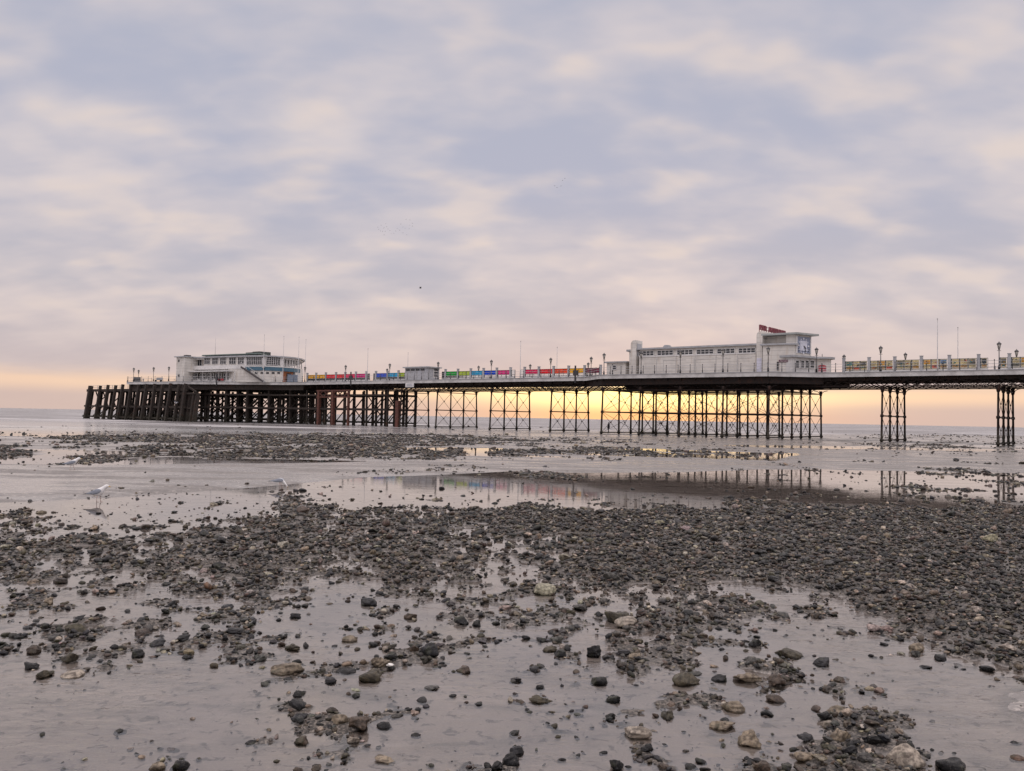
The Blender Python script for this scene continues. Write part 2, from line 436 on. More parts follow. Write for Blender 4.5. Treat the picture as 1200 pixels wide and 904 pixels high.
def ground_material():
    ma = bpy.data.materials.new('wet_sand'); ma.use_nodes = True; N = NT(ma.node_tree); b = N.n['Principled BSDF']
    tc = N.new('ShaderNodeTexCoord'); o = tc.outputs['Object']
    bed = N.new('ShaderNodeAttribute', attribute_name='bed').outputs['Fac']
    n = N.noise(o, .8, 5, .6); g = N.noise(o, 60, 3, .6); peb = N.noise(o, 11, 4, .7)
    sand = N.mix(N.maprange(n, .35, .68), (.50, .44, .405), (.38, .335, .31))
    sand = N.mix(N.maprange(g, .45, .7), sand, (.54, .48, .44))
    gp = N.new('ShaderNodeNewGeometry'); sz = N.new('ShaderNodeSeparateXYZ'); N.l.new(gp.outputs['Position'], sz.inputs[0])
    sand = N.mix(N.maprange(sz.outputs[2], -.014, .004), sand, N.mix(N.maprange(n, .35, .68), (.165, .148, .136), (.125, .112, .103)))  # sand paler below the waterline, standing in for bright sky reflection
    mot = N.noise(N.mapping(o, rot=(0, 0, .3), scale=(.8, 1.7, 1)), 1.6, 5, .65, .5)
    sand = N.mix(N.math('MULTIPLY', N.maprange(mot, .50, .66), .5), sand, (.15, .14, .135))
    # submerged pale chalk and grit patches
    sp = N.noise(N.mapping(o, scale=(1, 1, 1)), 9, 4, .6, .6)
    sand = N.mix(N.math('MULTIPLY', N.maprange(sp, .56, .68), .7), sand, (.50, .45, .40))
    sand = N.mix(N.math('MULTIPLY', N.maprange(sp, .44, .34), .75), sand, (.10, .09, .085))
    shin = N.ramp(N.noise(o, 38, 4, .75), [(.38, (.012, .011, .010)), (.5, (.05, .043, .037)), (.62, (.19, .165, .14))])
    N.l.new(N.mix(N.maprange(bed, .35, .75), sand, shin), b.inputs['Base Color'])
    rg = N.maprange(N.noise(N.mapping(o, scale=(.25, .8, 1)), .7, 4, .6), .44, .58, .22, .6)
    N.l.new(N.math('ADD', rg, N.math('MULTIPLY', bed, .25)), b.inputs['Roughness'])
    bp = N.new('ShaderNodeBump'); bp.inputs['Strength'].default_value = .55; bp.inputs['Distance'].default_value = .012
    rip = N.noise(N.mapping(o, rot=(0, 0, .25), scale=(2.2, 9, 1)), 1.4, 3, .5, .6)
    big = N.math('MULTIPLY', N.maprange(bed, .3, .7), N.noise(o, 16, 3, .6))
    N.l.new(N.math('ADD', N.math('ADD', rip, N.math('MULTIPLY', g, .25)), N.math('MULTIPLY', big, 3.0)), bp.inputs['Height'])
    N.l.new(bp.outputs[0], b.inputs['Normal'])
    return ma
X, Y = np.meshgrid(xs, ys)
Z, K, STR = ground_z(X, Y, True)
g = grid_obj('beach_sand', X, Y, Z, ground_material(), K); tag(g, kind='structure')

def water_material(name, shallow=True):
    ma = bpy.data.materials.new(name); ma.use_nodes = True; N = NT(ma.node_tree)
    geo = N.new('ShaderNodeNewGeometry'); P = geo.outputs['Position']
    sep = N.new('ShaderNodeSeparateXYZ'); N.l.new(P, sep.inputs[0])
    bp = N.new('ShaderNodeBump')
    out = N.n['Material Output']
    if shallow:
        w1 = N.noise(N.mapping(P, rot=(0, 0, .2), scale=(1.7, 4.5, 1)), 1.0, 4, .6, .6)
        w2 = N.noise(N.mapping(P, rot=(0, 0, -.3), scale=(9, 20, 1)), 1.0, 2, .5, .3)
        calm = N.maprange(N.noise(P, .35, 2, .5), .4, .6, .15, 1.0)
        near = N.math('ADD', N.maprange(sep.outputs[1], 9, 18, 1.0, .05), N.maprange(sep.outputs[1], 60, 100, 0, 1.0))
        h = N.math('MULTIPLY', N.math('MULTIPLY', N.math('ADD', w1, N.math('MULTIPLY', w2, .35)), near), calm)
        N.l.new(h, bp.inputs['Height']); bp.inputs['Strength'].default_value = .8; bp.inputs['Distance'].default_value = .018
        N.n.remove(N.n['Principled BSDF'])
        tr = N.new('ShaderNodeBsdfTransparent'); tr.inputs[0].default_value = (.93, .93, .93, 1)
        gl = N.new('ShaderNodeBsdfGlossy'); N.l.new(N.maprange(sep.outputs[1], 55, 105, .03, .2), gl.inputs['Roughness']); N.l.new(bp.outputs[0], gl.inputs['Normal'])
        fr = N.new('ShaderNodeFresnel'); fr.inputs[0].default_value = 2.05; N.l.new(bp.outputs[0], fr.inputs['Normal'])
        mx = N.new('ShaderNodeMixShader'); N.l.new(fr.outputs[0], mx.inputs[0])
        N.l.new(tr.outputs[0], mx.inputs[1]); N.l.new(gl.outputs[0], mx.inputs[2]); N.l.new(mx.outputs[0], out.inputs[0])
    else:
        b = N.n['Principled BSDF']
        w1 = N.noise(N.mapping(P, rot=(0, 0, -.3), scale=(.10, .5, 1)), 1.0, 4, .6, .3)
        w2 = N.noise(N.mapping(P, rot=(0, 0, .1), scale=(1, 2.2, 1)), 1.0, 3, .5)
        amp = N.maprange(sep.outputs[1], 112, 200, .10, 1.0)
        h = N.math('MULTIPLY', N.math('ADD', w1, N.math('MULTIPLY', w2, .4)), amp)
        N.l.new(h, bp.inputs['Height']); bp.inputs['Strength'].default_value = 1; bp.inputs['Distance'].default_value = .5
        N.l.new(bp.outputs[0], b.inputs['Normal'])
        foam = N.math('MULTIPLY', N.maprange(N.noise(N.mapping(P, rot=(0, 0, -.22), scale=(.02, .11, 1)), 1.0, 5, .6, .2), .53, .60), N.maprange(sep.outputs[1], 118, 140, 0, .8))
        N.l.new(N.mix(foam, (.14, .13, .13), (.66, .64, .64)), b.inputs['Base Color'])
        N.l.new(N.math('ADD', N.maprange(sep.outputs[1], 115, 230, .20, .38), N.math('MULTIPLY', foam, .3)), b.inputs['Roughness']); b.inputs['IOR'].default_value = 1.34
    return ma
def sheet(name, x0, x1, y0, y1, z, m_):
    mb = MB(); mb.add([(x0, y0, z), (x1, y0, z), (x1, y1, z), (x0, y1, z)], [(0, 1, 2, 3)])
    return tag(mb.build(name, m_), kind='structure')
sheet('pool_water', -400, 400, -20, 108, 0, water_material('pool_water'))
sheet('sea', -12000, 12000, 108, 12000, 0, water_material('sea_water', False))

# ------------------------------------------------------------------ the pier
def path_pts(lst): return [PF.xy(ps(px, d), d) for px, d in lst]
E_ = -.8                                            # the deck edge stands out from the column row
near_edge = [PF.xy(34, E_), PF.xy(ps(963, E_), E_), PF.xy(ps(900, -5.2), -5.2), PF.xy(ps(703, -5.4), -5.4), PF.xy(ps(688, E_), E_),
             PF.xy(-128, E_), PF.xy(-133, E_ - .6), PF.xy(-157, -10.8), PF.xy(-176, -13.6)]
near_sd = [PF.sd(p) for p in near_edge]
far_edge = [mirror(p) for p in near_edge]
deck_poly = near_edge + far_edge[::-1]
def edge_d(s):
    """deck edge across-position at a place along the pier"""
    a = sorted(near_sd); return float(np.interp(s, [q[0] for q in a], [q[1] for q in a]))
pier = thing('pier_deck', 'long white-edged promenade deck of the pier running out on iron and timber legs', 'pier', PF.w(0, 0, ZB))
MB().prism(offset_poly(deck_poly, -.15), ZB + .02, ZB + .118).build('soffit_shade', TIMBER(), pier)  # dark layer added beneath the boards, deck shade put into its colour
MB().prism(deck_poly, ZB + .12, ZD).build('deck', mat('deck_boards', (.22, .19, .165), .8, bump=.4), pier)
def edge_band(pts, z0, z1, t, out=.0):
    mb = MB()
    for a, b in zip(pts, pts[1:]):
        fr = Frame(a, b); mb.box(fr, -.0, fr.len, -t, out, z0, z1)
    return mb
# walking the near edge from the right end leftwards puts the outside on the frame's left
ne = near_edge
edge_band(ne, ZB, ZD + .02, .10, .22).build('fascia', DECK(), pier)
edge_band(ne, ZD + .02, ZD + .10, .12, .32).build('edge_moulding', GREYP(), pier)
fe = far_edge[::-1]
edge_band(fe, ZB, ZD + .02, .10, .22).build('fascia', DECK(), pier)
edge_band([near_edge[-1], far_edge[-1]], ZB, ZD, .1, .2).build('fascia', DECK(), pier)
# main girders: plate on top, lattice below
def lattice(pa, pb, z0, z1, step):
    mb = MB(); a, b = Vector(pa), Vector(pb); L = (b - a).length; n = max(1, int(L / step)); fr = Frame(a, b)
    mb.box(fr, 0, L, -.07, .07, z1, ZB - .002); mb.box(fr, 0, L, -.09, .09, z0, z0 + .12)
    for i in range(n):
        s0, s1 = L * i / n, L * (i + 1) / n
        mb.bar(fr.w(s0, 0, z0 + .1), fr.w(s1, 0, z1), .06); mb.bar(fr.w(s0, 0, z1), fr.w(s1, 0, z0 + .1), .06)
    return mb
L0, L1 = 7.05, 7.85
for d in (0, 3.6, 7.2, 10.8):
    lattice(PF.xy(34, d), PF.xy(-112, d), L0, L1, 1.25).build('lattice_girder', IRON(), pier)
for side in (0, 1):
    e = [PF.xy(s, (d + .6) if not side else WD - (d + .6)) for s, d in near_sd[1:5]]
    mb = MB()
    for a, b in zip(e, e[1:]):
        fr = Frame(a, b); mb.box(fr, -.0, fr.len, -.07, .07, 7.35, ZB - .002)
    mb.build('wing_girder', IRON(), pier)
    e = [PF.xy(s, (d + .5) if not side else WD - (d + .5)) for s, d in near_sd[5:]]
    mb = MB()
    for a, b in zip(e, e[1:]):
        fr = Frame(a, b); mb.box(fr, -.0, fr.len, -.12, .12, 7.15, ZB - .002)
    mb.build('wing_girder', TIMBER(), pier)
mb = MB()
s = 32.0
while s > -175:
    d = edge_d(s); mb.box(PF, s - .07, s + .07, d + .35, WD - d - .35, 7.86 if s > -112 else 7.5, ZB - .02); s -= 2.13
mb.build('cross_beams', IRON(), pier)

# trestles -----------------------------------------------------------------
def iron_column(mb, s, d, rake, zb=-.8, zt=L0):
    f = lambda z: PF.w(s, d + rake * (1 - z / 7.0), z)
    prof = [(zb, .15), (.12, .15), (.13, .24), (.42, .24), (.43, .15), (3.18, .13), (3.19, .22), (3.5, .22), (3.51, .13), (6.45, .12), (6.46, .19), (6.7, .19), (zt, .26)]
    mb.tube([f(z) for z, r in prof], [r for z, r in prof], 8)
def trestle(k, ds, label, group, brackets=True):
    s = -SP_ * k
    t = thing('iron_trestle', label, 'trestle', PF.w(s, ds[0], 0), group)
    n = len(ds)
    for i, d in enumerate(ds):
        rake = -.33 if i == 0 else (.33 if i == n - 1 else 0)
        c = MB(); iron_column(c, s, d, rake); co = c.build('column', IRON(), t)
        if brackets:
            b = MB()
            for sg in (-1, 1):
                pts = [PF.w(s + sg * q, d, z) for q, z in ((.12, 6.3), (.22, 6.75), (.5, 7.0), (1.0, 7.1))]
                b.tube(pts, [.05] * 4, 5)
            b.build('bracket', IRON(), co)
    def dz(i, z): return ds[i] + (-.33 if i == 0 else (.33 if i == n - 1 else 0)) * (1 - z / 7.0)
    for z, w in ((.28, .16), (3.34, .17), (6.58, .12)):
        MB().bar(PF.w(s, dz(0, z), z), PF.w(s, dz(n - 1, z), z), w).build('strut', IRON(), t)
    for i in range(n - 1):
        for z0, z1 in ((.3, 3.3), (3.4, 6.5)):
            m2 = MB()
            m2.bar(PF.w(s + .04, dz(i, z0), z0), PF.w(s + .04, dz(i + 1, z1), z1), .045)
            m2.bar(PF.w(s - .04, dz(i, z1), z1), PF.w(s - .04, dz(i + 1, z0), z0), .045)
            zc = (z0 + z1) / 2; dc = (ds[i] + ds[i + 1]) / 2
            m2.box(PF, s - .07, s + .07, dc - .1, dc + .1, zc - .1, zc + .1)
            m2.build('cross_brace', IRON(), t)
    return t
four = [0, 3.6, 7.2, 10.8]; six = [-4.7, 0, 3.6, 7.2, 10.8, 15.5]
trestle(0, four, 'four-legged black iron trestle at the right end of the view', 'iron trestles under the open deck')
trestle(1, four, 'four-legged black iron trestle standing alone right of the arcade', 'iron trestles under the open deck')
trestle(2, six, 'wide iron trestle under the clock tower end of the arcade', 'wide iron trestles under the arcade')
trestle(2.5, six, 'wide iron trestle under the arcade roof fin, second from its clock end', 'wide iron trestles under the arcade')
trestle(3, six, 'middle wide iron trestle under the long arcade hall', 'wide iron trestles under the arcade')
trestle(3.5, six, 'wide iron trestle under the arcade, against the yellow glow', 'wide iron trestles under the arcade')
trestle(4, six, 'wide iron trestle under the seaward end of the arcade', 'wide iron trestles under the arcade')
trestle(5, four, 'splayed four-legged iron trestle under the yellow screen next to the arcade', 'iron trestles under the open deck')
trestle(6, four, 'splayed four-legged iron trestle under the gap between blue and pink screens', 'iron trestles under the open deck')
trestle(7, four, 'splayed four-legged iron trestle just right of the kiosk', 'iron trestles under the open deck')
trestle(7.73, [0, 3.6, 7.2], 'three-legged iron trestle directly below the kiosk', 'iron trestles under the open deck')
# longitudinal ties between the arcade trestles
ties = thing('iron_ties', 'long horizontal iron ties joining the legs under the arcade', 'ironwork', PF.w(-38, 0, 3.3))
for d in six:
    for z in (3.34, 6.58):
        MB().bar(PF.w(-SP_ * 2, d, z), PF.w(-SP_ * 4, d, z), .11).build('tie_rod', IRON(), ties)
for d in (-4.7, 10.8):
    for k in (2, 2.5, 3, 3.5):
        m2 = MB()
        for z0, z1 in ((.3, 3.3), (3.4, 6.5)):
            m2.bar(PF.w(-SP_ * k, d, z0), PF.w(-SP_ * (k + .5), d, z1), .04); m2.bar(PF.w(-SP_ * k, d, z1), PF.w(-SP_ * (k + .5), d, z0), .04)
        m2.build('cross_brace', IRON(), ties)

# timber substructure of the pavilion -------------------------------------------
def timber_row(s, ds, label, group, w=.34):
    t = thing('timber_trestle', label, 'trestle', PF.w(s, ds[0], 0), group)
    for d in ds:
        j = random.uniform(-.12, .12); ww = w * random.uniform(.8, 1.2)
        MB().bar(PF.w(s + j, d, -1), PF.w(s, d, 7.2), ww).build('pile', TIMBER(), t)
    a, b = ds[0], ds[-1]
    for z, h in ((6.1, .4), (3.3, .38), (.7, .3)):
        m2 = MB(); m2.box(PF, s - .32, s - .18, a - .4, b + .4, z - h / 2, z + h / 2); m2.build('waling', TIMBER(), t)
    for i in range(len(ds) - 1):
        m2 = MB()
        for z0, z1 in ((.6, 3.2), (3.4, 6.0)):
            if random.random() < .8: m2.bar(PF.w(s + .2, ds[i], z0), PF.w(s + .2, ds[i + 1], z1), .16)
            if random.random() < .35: m2.bar(PF.w(s + .25, ds[i], z1), PF.w(s + .25, ds[i + 1], z0), .16)
        if m2.v: m2.build('diagonal_brace', TIMBER(), t)
    return t
where = ['under the open deck just left of the kiosk', 'under the blue screen end', 'behind the rusty frame', 'under the magenta screen end', 'below the pavilion stair foot',
         'below the rounded pavilion end', 'below the orange doorway', 'below the blue band of the pavilion', 'below the outside stair', 'below the middle of the pavilion',
         'below the left canopy end', 'below the lower pavilion windows', 'below the pavilion balcony', 'below the square white tower', 'behind the landing stage corner', 'farthest out under the seaward deck']
for i, s in enumerate([-103, -109, -115.5, -121.5, -127.5, -132.5, -137.5, -142.5, -147.5, -152.5, -157.5, -162, -166.5, -171]):
    d0 = max(edge_d(s) + 1.1, -12); d1 = WD - d0
    n = max(4, int((d1 - d0) / 2.7)); ds = [d0 + (d1 - d0) * q / n for q in range(n + 1)]
    if i < 1: ds = ds[:4]
    timber_row(s, ds, 'row of dark timber piles ' + where[min(i, 15)], 'rows of timber piles under the pavilion', .38)
side_t = thing('timber_walings', 'long horizontal timbers along the outer piles under the pavilion', 'timberwork', PF.w(-140, 0, 3))
for (sa, sb) in ((-103, -133), (-133, -157), (-157, -172)):
    for z, h in ((6.1, .34), (3.3, .4)):
        a, b = PF.w(sa, max(edge_d(sa) + .9, -12), z), PF.w(sb, max(edge_d(sb) + .9, -12), z)
        MB().bar(a, b, .22, h).build('waling', TIMBER(), side_t)
# rusty frame
rf = thing('rusty_frame', 'rust-brown steel frame with truss head under the deck left of the kiosk', 'frame', PF.w(-118, -.3, 0))
for px in (374.5, 391, 409):
    s = ps(px, -.4); MB().bar(PF.w(s, -.4, -.8), PF.w(s, -.4, 7.0), .62 if px < 400 else .4).build('column', RUST(), rf)
sa, sb = ps(372, -.45), ps(411, -.45); m2 = MB()
m2.bar(PF.w(sa, -.5, 7.0), PF.w(sb, -.5, 7.0), .3); m2.bar(PF.w(sa, -.5, 5.7), PF.w(sb, -.5, 5.7), .26)
for i in range(5):
    u, v = sa + (sb - sa) * i / 5, sa + (sb - sa) * (i + 1) / 5
    m2.bar(PF.w(u, -.5, 5.7), PF.w(v, -.5, 7.0), .14); m2.bar(PF.w(u, -.5, 7.0), PF.w(v, -.5, 5.7), .14)
m2.build('truss', RUST(), rf)
s = ps(467.5, 0, 490)
tag(MB().bar(PF.w(s, -.3, -.8), PF.w(s, -.3, 5.0), .75).build('mooring_pile', RUST()), 'single broad rust-brown pile standing left of the kiosk trestle', 'pile')

# landing stage -----------------------------------------------------------------
LS_D = -13.4
ls = thing('landing_stage', 'dark timber landing stage with raked fender piles at the seaward end', 'landing stage', PF.w(-180, LS_D, 0))
bots = [100.5, 111.7, 120.7, 129.7, 138, 147.7, 156.7, 165.7, 175.5, 184.5, 194, 204, 211.5]
for i, px in enumerate(bots):
    s = ps(px, LS_D - .7, 492); w = .56 if i else .9
    for dd, ww in ((0, w), (3.2, .4), (6.5, .4)):
        zt = 8.1 + random.uniform(-.1, .2) if dd == 0 else 7.1
        MB().bar(PF.w(s + random.uniform(-.1, .1), LS_D - .85 + dd, -1.2), PF.w(s, LS_D + .25 + dd * .9, zt), ww).build('pile', TIMBER(), ls)
for i, px in enumerate(bots[1:-1]):
    s = ps(px + 4.6, LS_D + 4, 490); MB().bar(PF.w(s, LS_D + 1.2, -1.2), PF.w(s, LS_D + 2.2, 6.9), .42).build('pile', TIMBER(), ls)
s0, s1 = ps(101, LS_D, 470), ps(216, LS_D, 470)
for d in (LS_D + .3, LS_D + 3.2, LS_D + 6):
    for z, h in ((6.95, .6), (3.1, .42), (.6, .36)):
        off = -1.0 * (1 - z / 8.0)
        MB().bar(PF.w(s0 - .6, d + off + .25, z), PF.w(s1 + .5, d + off + .25, z), .3, h).build('waling', TIMBER(), ls)
m2 = MB(); m2.box(PF, s0 - .8, s1 + .8, LS_D + .5, LS_D + 8, 6.98, 7.22); m2.build('landing_deck', TIMBER(), ls)
sp = (s1 - s0) / 12
for i in range(12):
    m2 = MB(); a = s0 + sp * i
    m2.bar(PF.w(a, LS_D + 1.6, .4), PF.w(a + sp, LS_D + 2.3, 3.0), .22); m2.bar(PF.w(a, LS_D + 2.3, 6.8), PF.w(a + sp, LS_D + 1.8, 3.2), .22)
    if i % 2: m2.bar(PF.w(a, LS_D + 5.6, .4), PF.w(a + sp, LS_D + 5.6, 6.7), .2)
    m2.build('diagonal_brace', TIMBER(), ls)
for i in range(0, 12, 2):
    a = s0 + sp * i; m2 = MB(); m2.bar(PF.w(a, LS_D - .8, .5), PF.w(a, LS_D + 6, 6.8), .22); m2.build('diagonal_brace', TIMBER(), ls)
m2 = MB()
for z in (7.7, 8.15): m2.bar(PF.w(s0, LS_D + .9, z), PF.w(ps(160, LS_D), LS_D + .9, z), .06)
for i in range(7): m2.bar(PF.w(s0 + sp * i, LS_D + .9, 7.2), PF.w(s0 + sp * i, LS_D + .9, 8.2), .07)
m2.build('handrail', GREYP(), ls)
# corner dolphin
cd = thing('corner_dolphin', 'cluster of massive dark piles with a sloping strut at the landing stage corner', 'dolphin', PF.w(-157, -12.3, 0))
for px, w in ((214, .8), (217.5, .85), (221.5, .6), (227, 1.0), (230, .8)):
    s = ps(px, -12.6, 490); MB().bar(PF.w(s - .2, -13.1, -1), PF.w(s, -12.4, 8.1 if px < 219 else 6.2), w).build('pile', TIMBER(), cd)
MB().bar(PF.w(ps(217, -12.7), -12.8, 8.0), PF.w(ps(231, -12.7), -12.8, 6.4), .3).build('strut', TIMBER(), cd)
MB().bar(PF.w(ps(213, -12.7), -12.9, 6.1), PF.w(ps(231, -12.7), -12.9, 6.1), .4).build('cap_beam', TIMBER(), cd)
MB().bar(PF.w(ps(213, -12.7), -12.9, 2.9), PF.w(ps(231, -12.7), -12.9, 2.9), .35).build('waling', TIMBER(), cd)

# railings ------------------------------------------------------------------------
def railing(pts, label, step=1.8, post=BLACKP, inset=.12):
    t = thing('railing', label, 'railing', (*pts[0], ZD + .1), 'railings along the near deck edge')
    tot = 0; rails = [MB() for _ in range(3)]
    for a, b in zip(pts, pts[1:]):
        fr = Frame(a, b); n = max(1, round(fr.len / step))
        for i in range(n + (b is pts[-1])):
            s = fr.len * i / n; m2 = MB()
            m2.box(fr, s - .05, s + .05, inset - .03, inset + .07, ZD + .1, ZD + .45)
            m2.tube([fr.w(s, inset, ZD + .45), fr.w(s, inset, ZD + 1.2)], [.045, .035], 6)
            m2.tube([fr.w(s, inset, ZD + 1.18), fr.w(s, inset, ZD + 1.25), fr.w(s, inset, ZD + 1.31)], [.06, .07, .02], 6)
            m2.build('rail_post', post(), t)
        for k, z in enumerate((.42, .78, 1.14)):
            rails[k].bar(fr.w(0, inset, ZD + z), fr.w(fr.len, inset, ZD + z), .045)
    for r in rails: r.build('rail', mat('rail_paint', (.45, .45, .46), .5), t)
    return t
e = near_edge
rg_ = 'railings along the near deck edge'
railing([e[0], e[1]], 'thin white railing with black posts right of the arcade')
railing(e[1:5], 'railing of black posts and thin rails in front of the arcade')
mid_ = PF.xy(-70, E_)
railing([e[4], PF.xy(-84, E_)], 'thin railing in front of the green to yellow screens', inset=-.12)
railing([PF.xy(-84, E_), e[5]], 'thin railing from the kiosk to the pavilion', inset=-.12)
railing(e[5:], 'thin pale railing round the pavilion deck', 2.4, inset=-.12)
fr_far = [mirror(p) for p in e]
railing([fr_far[1], fr_far[0]], 'far side railing behind the artwork screens')
railing([fr_far[5], fr_far[4]], 'far side railing behind the coloured screens', 3.6)
railing([fr_far[8], fr_far[5]], 'far side railing beyond the pavilion', 3.0)
railing([near_edge[8], far_edge[8]], 'railing across the seaward end of the pier', 3.0)

# lamps ---------------------------------------------------------------------------
def make_lamp():
    t = thing('lamp_post', 'lamp', 'lamp post', (0, 0, 0))
    MB().tube([(0, 0, 0), (0, 0, .35), (0, 0, .36), (0, 0, .5), (0, 0, .52), (0, 0, 2.35)], [.15, .13, .16, .10, .07, .05], 8).build('post', BLACKP(), t)
    m2 = MB().tube([(0, 0, 2.3), (0, 0, 2.36), (0, 0, 2.45)], [.06, .14, .09], 8)
    m2.bar((-.24, 0, 2.2), (.24, 0, 2.2), .05); m2.build('bracket', BLACKP(), t)
    MB().tube([(0, 0, 2.45), (0, 0, 2.95)], [.13, .25], 8).build('lantern_glass', mat('frosted_glass', (.62, .60, .55), .35, trans=.5), t)
    m2 = MB().tube([(0, 0, 2.94), (0, 0, 3.0), (0, 0, 3.14), (0, 0, 3.2), (0, 0, 3.3)], [.30, .29, .14, .05, .015], 8)
    for k in range(4):
        a = k * math.pi / 2 + .4; m2.bar((math.cos(a) * .13, math.sin(a) * .13, 2.45), (math.cos(a) * .25, math.sin(a) * .25, 2.95), .025)
    m2.build('lantern_cap', BLACKP(), t)
    return t
lamp0 = None
def lamp(px, d, label, z=ZD + .1, sc=1.0):
    global lamp0
    if lamp0 is None: lamp0 = make_lamp(); o = lamp0
    else: o = copy_tree(lamp0)
    o.location = PF.w(ps(px, d), d, z); o['label'] = label; o['group'] = 'black lamp posts along the pier'
    o.scale = (sc * .92, sc * .92, sc)
NE = -.55
for px, d, l in [(1170.9, NE, 'black lamp post on the near edge above the rightmost trestle'), (1191.4, 11.3, 'lamp post at the far edge, close to the right frame edge'),
                 (1032, NE, 'black lamp post in front of the artwork screens above the lone trestle'), (1061, 11.3, 'lamp post whose lantern shows behind the artwork screens'),
                 (989, 11.3, 'lamp post just beside the right end of the arcade'), (956.7, -1.6, 'tall dark lamp post beside the red and white sign of the arcade'),
                 (900, -5.0, 'lamp post in front of the curved wall below the roof letters'), (847, -5.2, 'lamp post in front of the right part of the long hall'),
                 (797, -5.2, 'lamp post in front of the middle of the long hall'), (751, -5.2, 'lamp post in front of the seaward fin of the arcade'),
                 (707.5, -5.2, 'lamp post at the seaward corner of the arcade deck'), (692.4, .2, 'lamp post at the end of the screens next to the arcade'),
                 (689, 11.3, 'lamp post seen behind the last dark pane before the arcade'), (645, NE, 'lamp post in front of the red pane'),
                 (621, 11.3, 'lamp post seen behind the pink pane'), (575.4, NE, 'lamp post in front of the blue pane'),
                 (560.5, 11.3, 'lamp post seen behind the cyan pane'), (513, NE, 'lamp post at the right wall of the kiosk'),
                 (456.3, NE, 'lamp post in front of the blue and cyan panes left of the kiosk'), (453.3, 11.3, 'lamp post on the far edge behind the blue pane left of the kiosk'),
                 (404.6, NE, 'lamp post in front of the pink panes near the pavilion'), (357, NE, 'lamp post at the foot of the rounded pavilion end'),
                 (197.4, -12.6, 'lamp post nearest the square tower on the seaward deck'), (187.5, 20, 'low-standing lamp second from the tower on the seaward deck'),
                 (179.5, -13, 'lamp post in the middle of the row on the seaward deck'), (167.7, 22, 'far lamp between two nearer ones on the seaward deck'),
                 (162, -8, 'second lamp post from the seaward end of the deck'), (156.2, -13.4, 'lamp post at the very seaward end of the upper deck')]:
    lamp(px, d, l)
# flagpoles
def flagpole(px, d, pytop, label):
    s, z = hit(px, pytop, PF, d)
    t = thing('flagpole', label, 'flagpole', PF.w(s, d, ZD + .1), 'slender bare flagpoles')
    MB().tube([PF.w(s, d, ZD + .1), PF.w(s, d, ZD + .7), PF.w(s, d, ZD + .72), PF.w(s, d, z - .1)], [.09, .08, .065, .035], 8).build('pole', mat('pole_paint', (.42, .41, .41), .5), t)
    MB().tube([PF.w(s, d, z - .1), PF.w(s, d, z), PF.w(s, d, z + .08)], [.05, .07, .02], 8).build('finial', mat('pole_paint', (.42, .41, .41)), t)
for a in [(1098.6, NE, 373.7, 'tallest flagpole, at the near edge by the artwork screens'), (1122.5, 11.2, 383.8, 'shorter flagpole behind the artwork screens'),
          (610.3, NE, 400, 'flagpole in the gap left of the pink pane'), (653, 10.6, 407, 'flagpole rising behind the red pane'),
          (431.3, NE, 408.7, 'flagpole in the gap between magenta and blue panes'), (478.3, 10.8, 413.5, 'flagpole rising behind the kiosk'),
          (310, -4.6, 392.5, 'leftmost of the four flagpoles before the rounded pavilion end'), (332.8, -3.2, 394.5, 'flagpole before the orange doorway of the pavilion'),
          (350.5, 1, 395.3, 'flagpole at the rounded pavilion end'), (358.6, 2, 398, 'rightmost flagpole beside the rounded pavilion end')]:
    flagpole(*a)

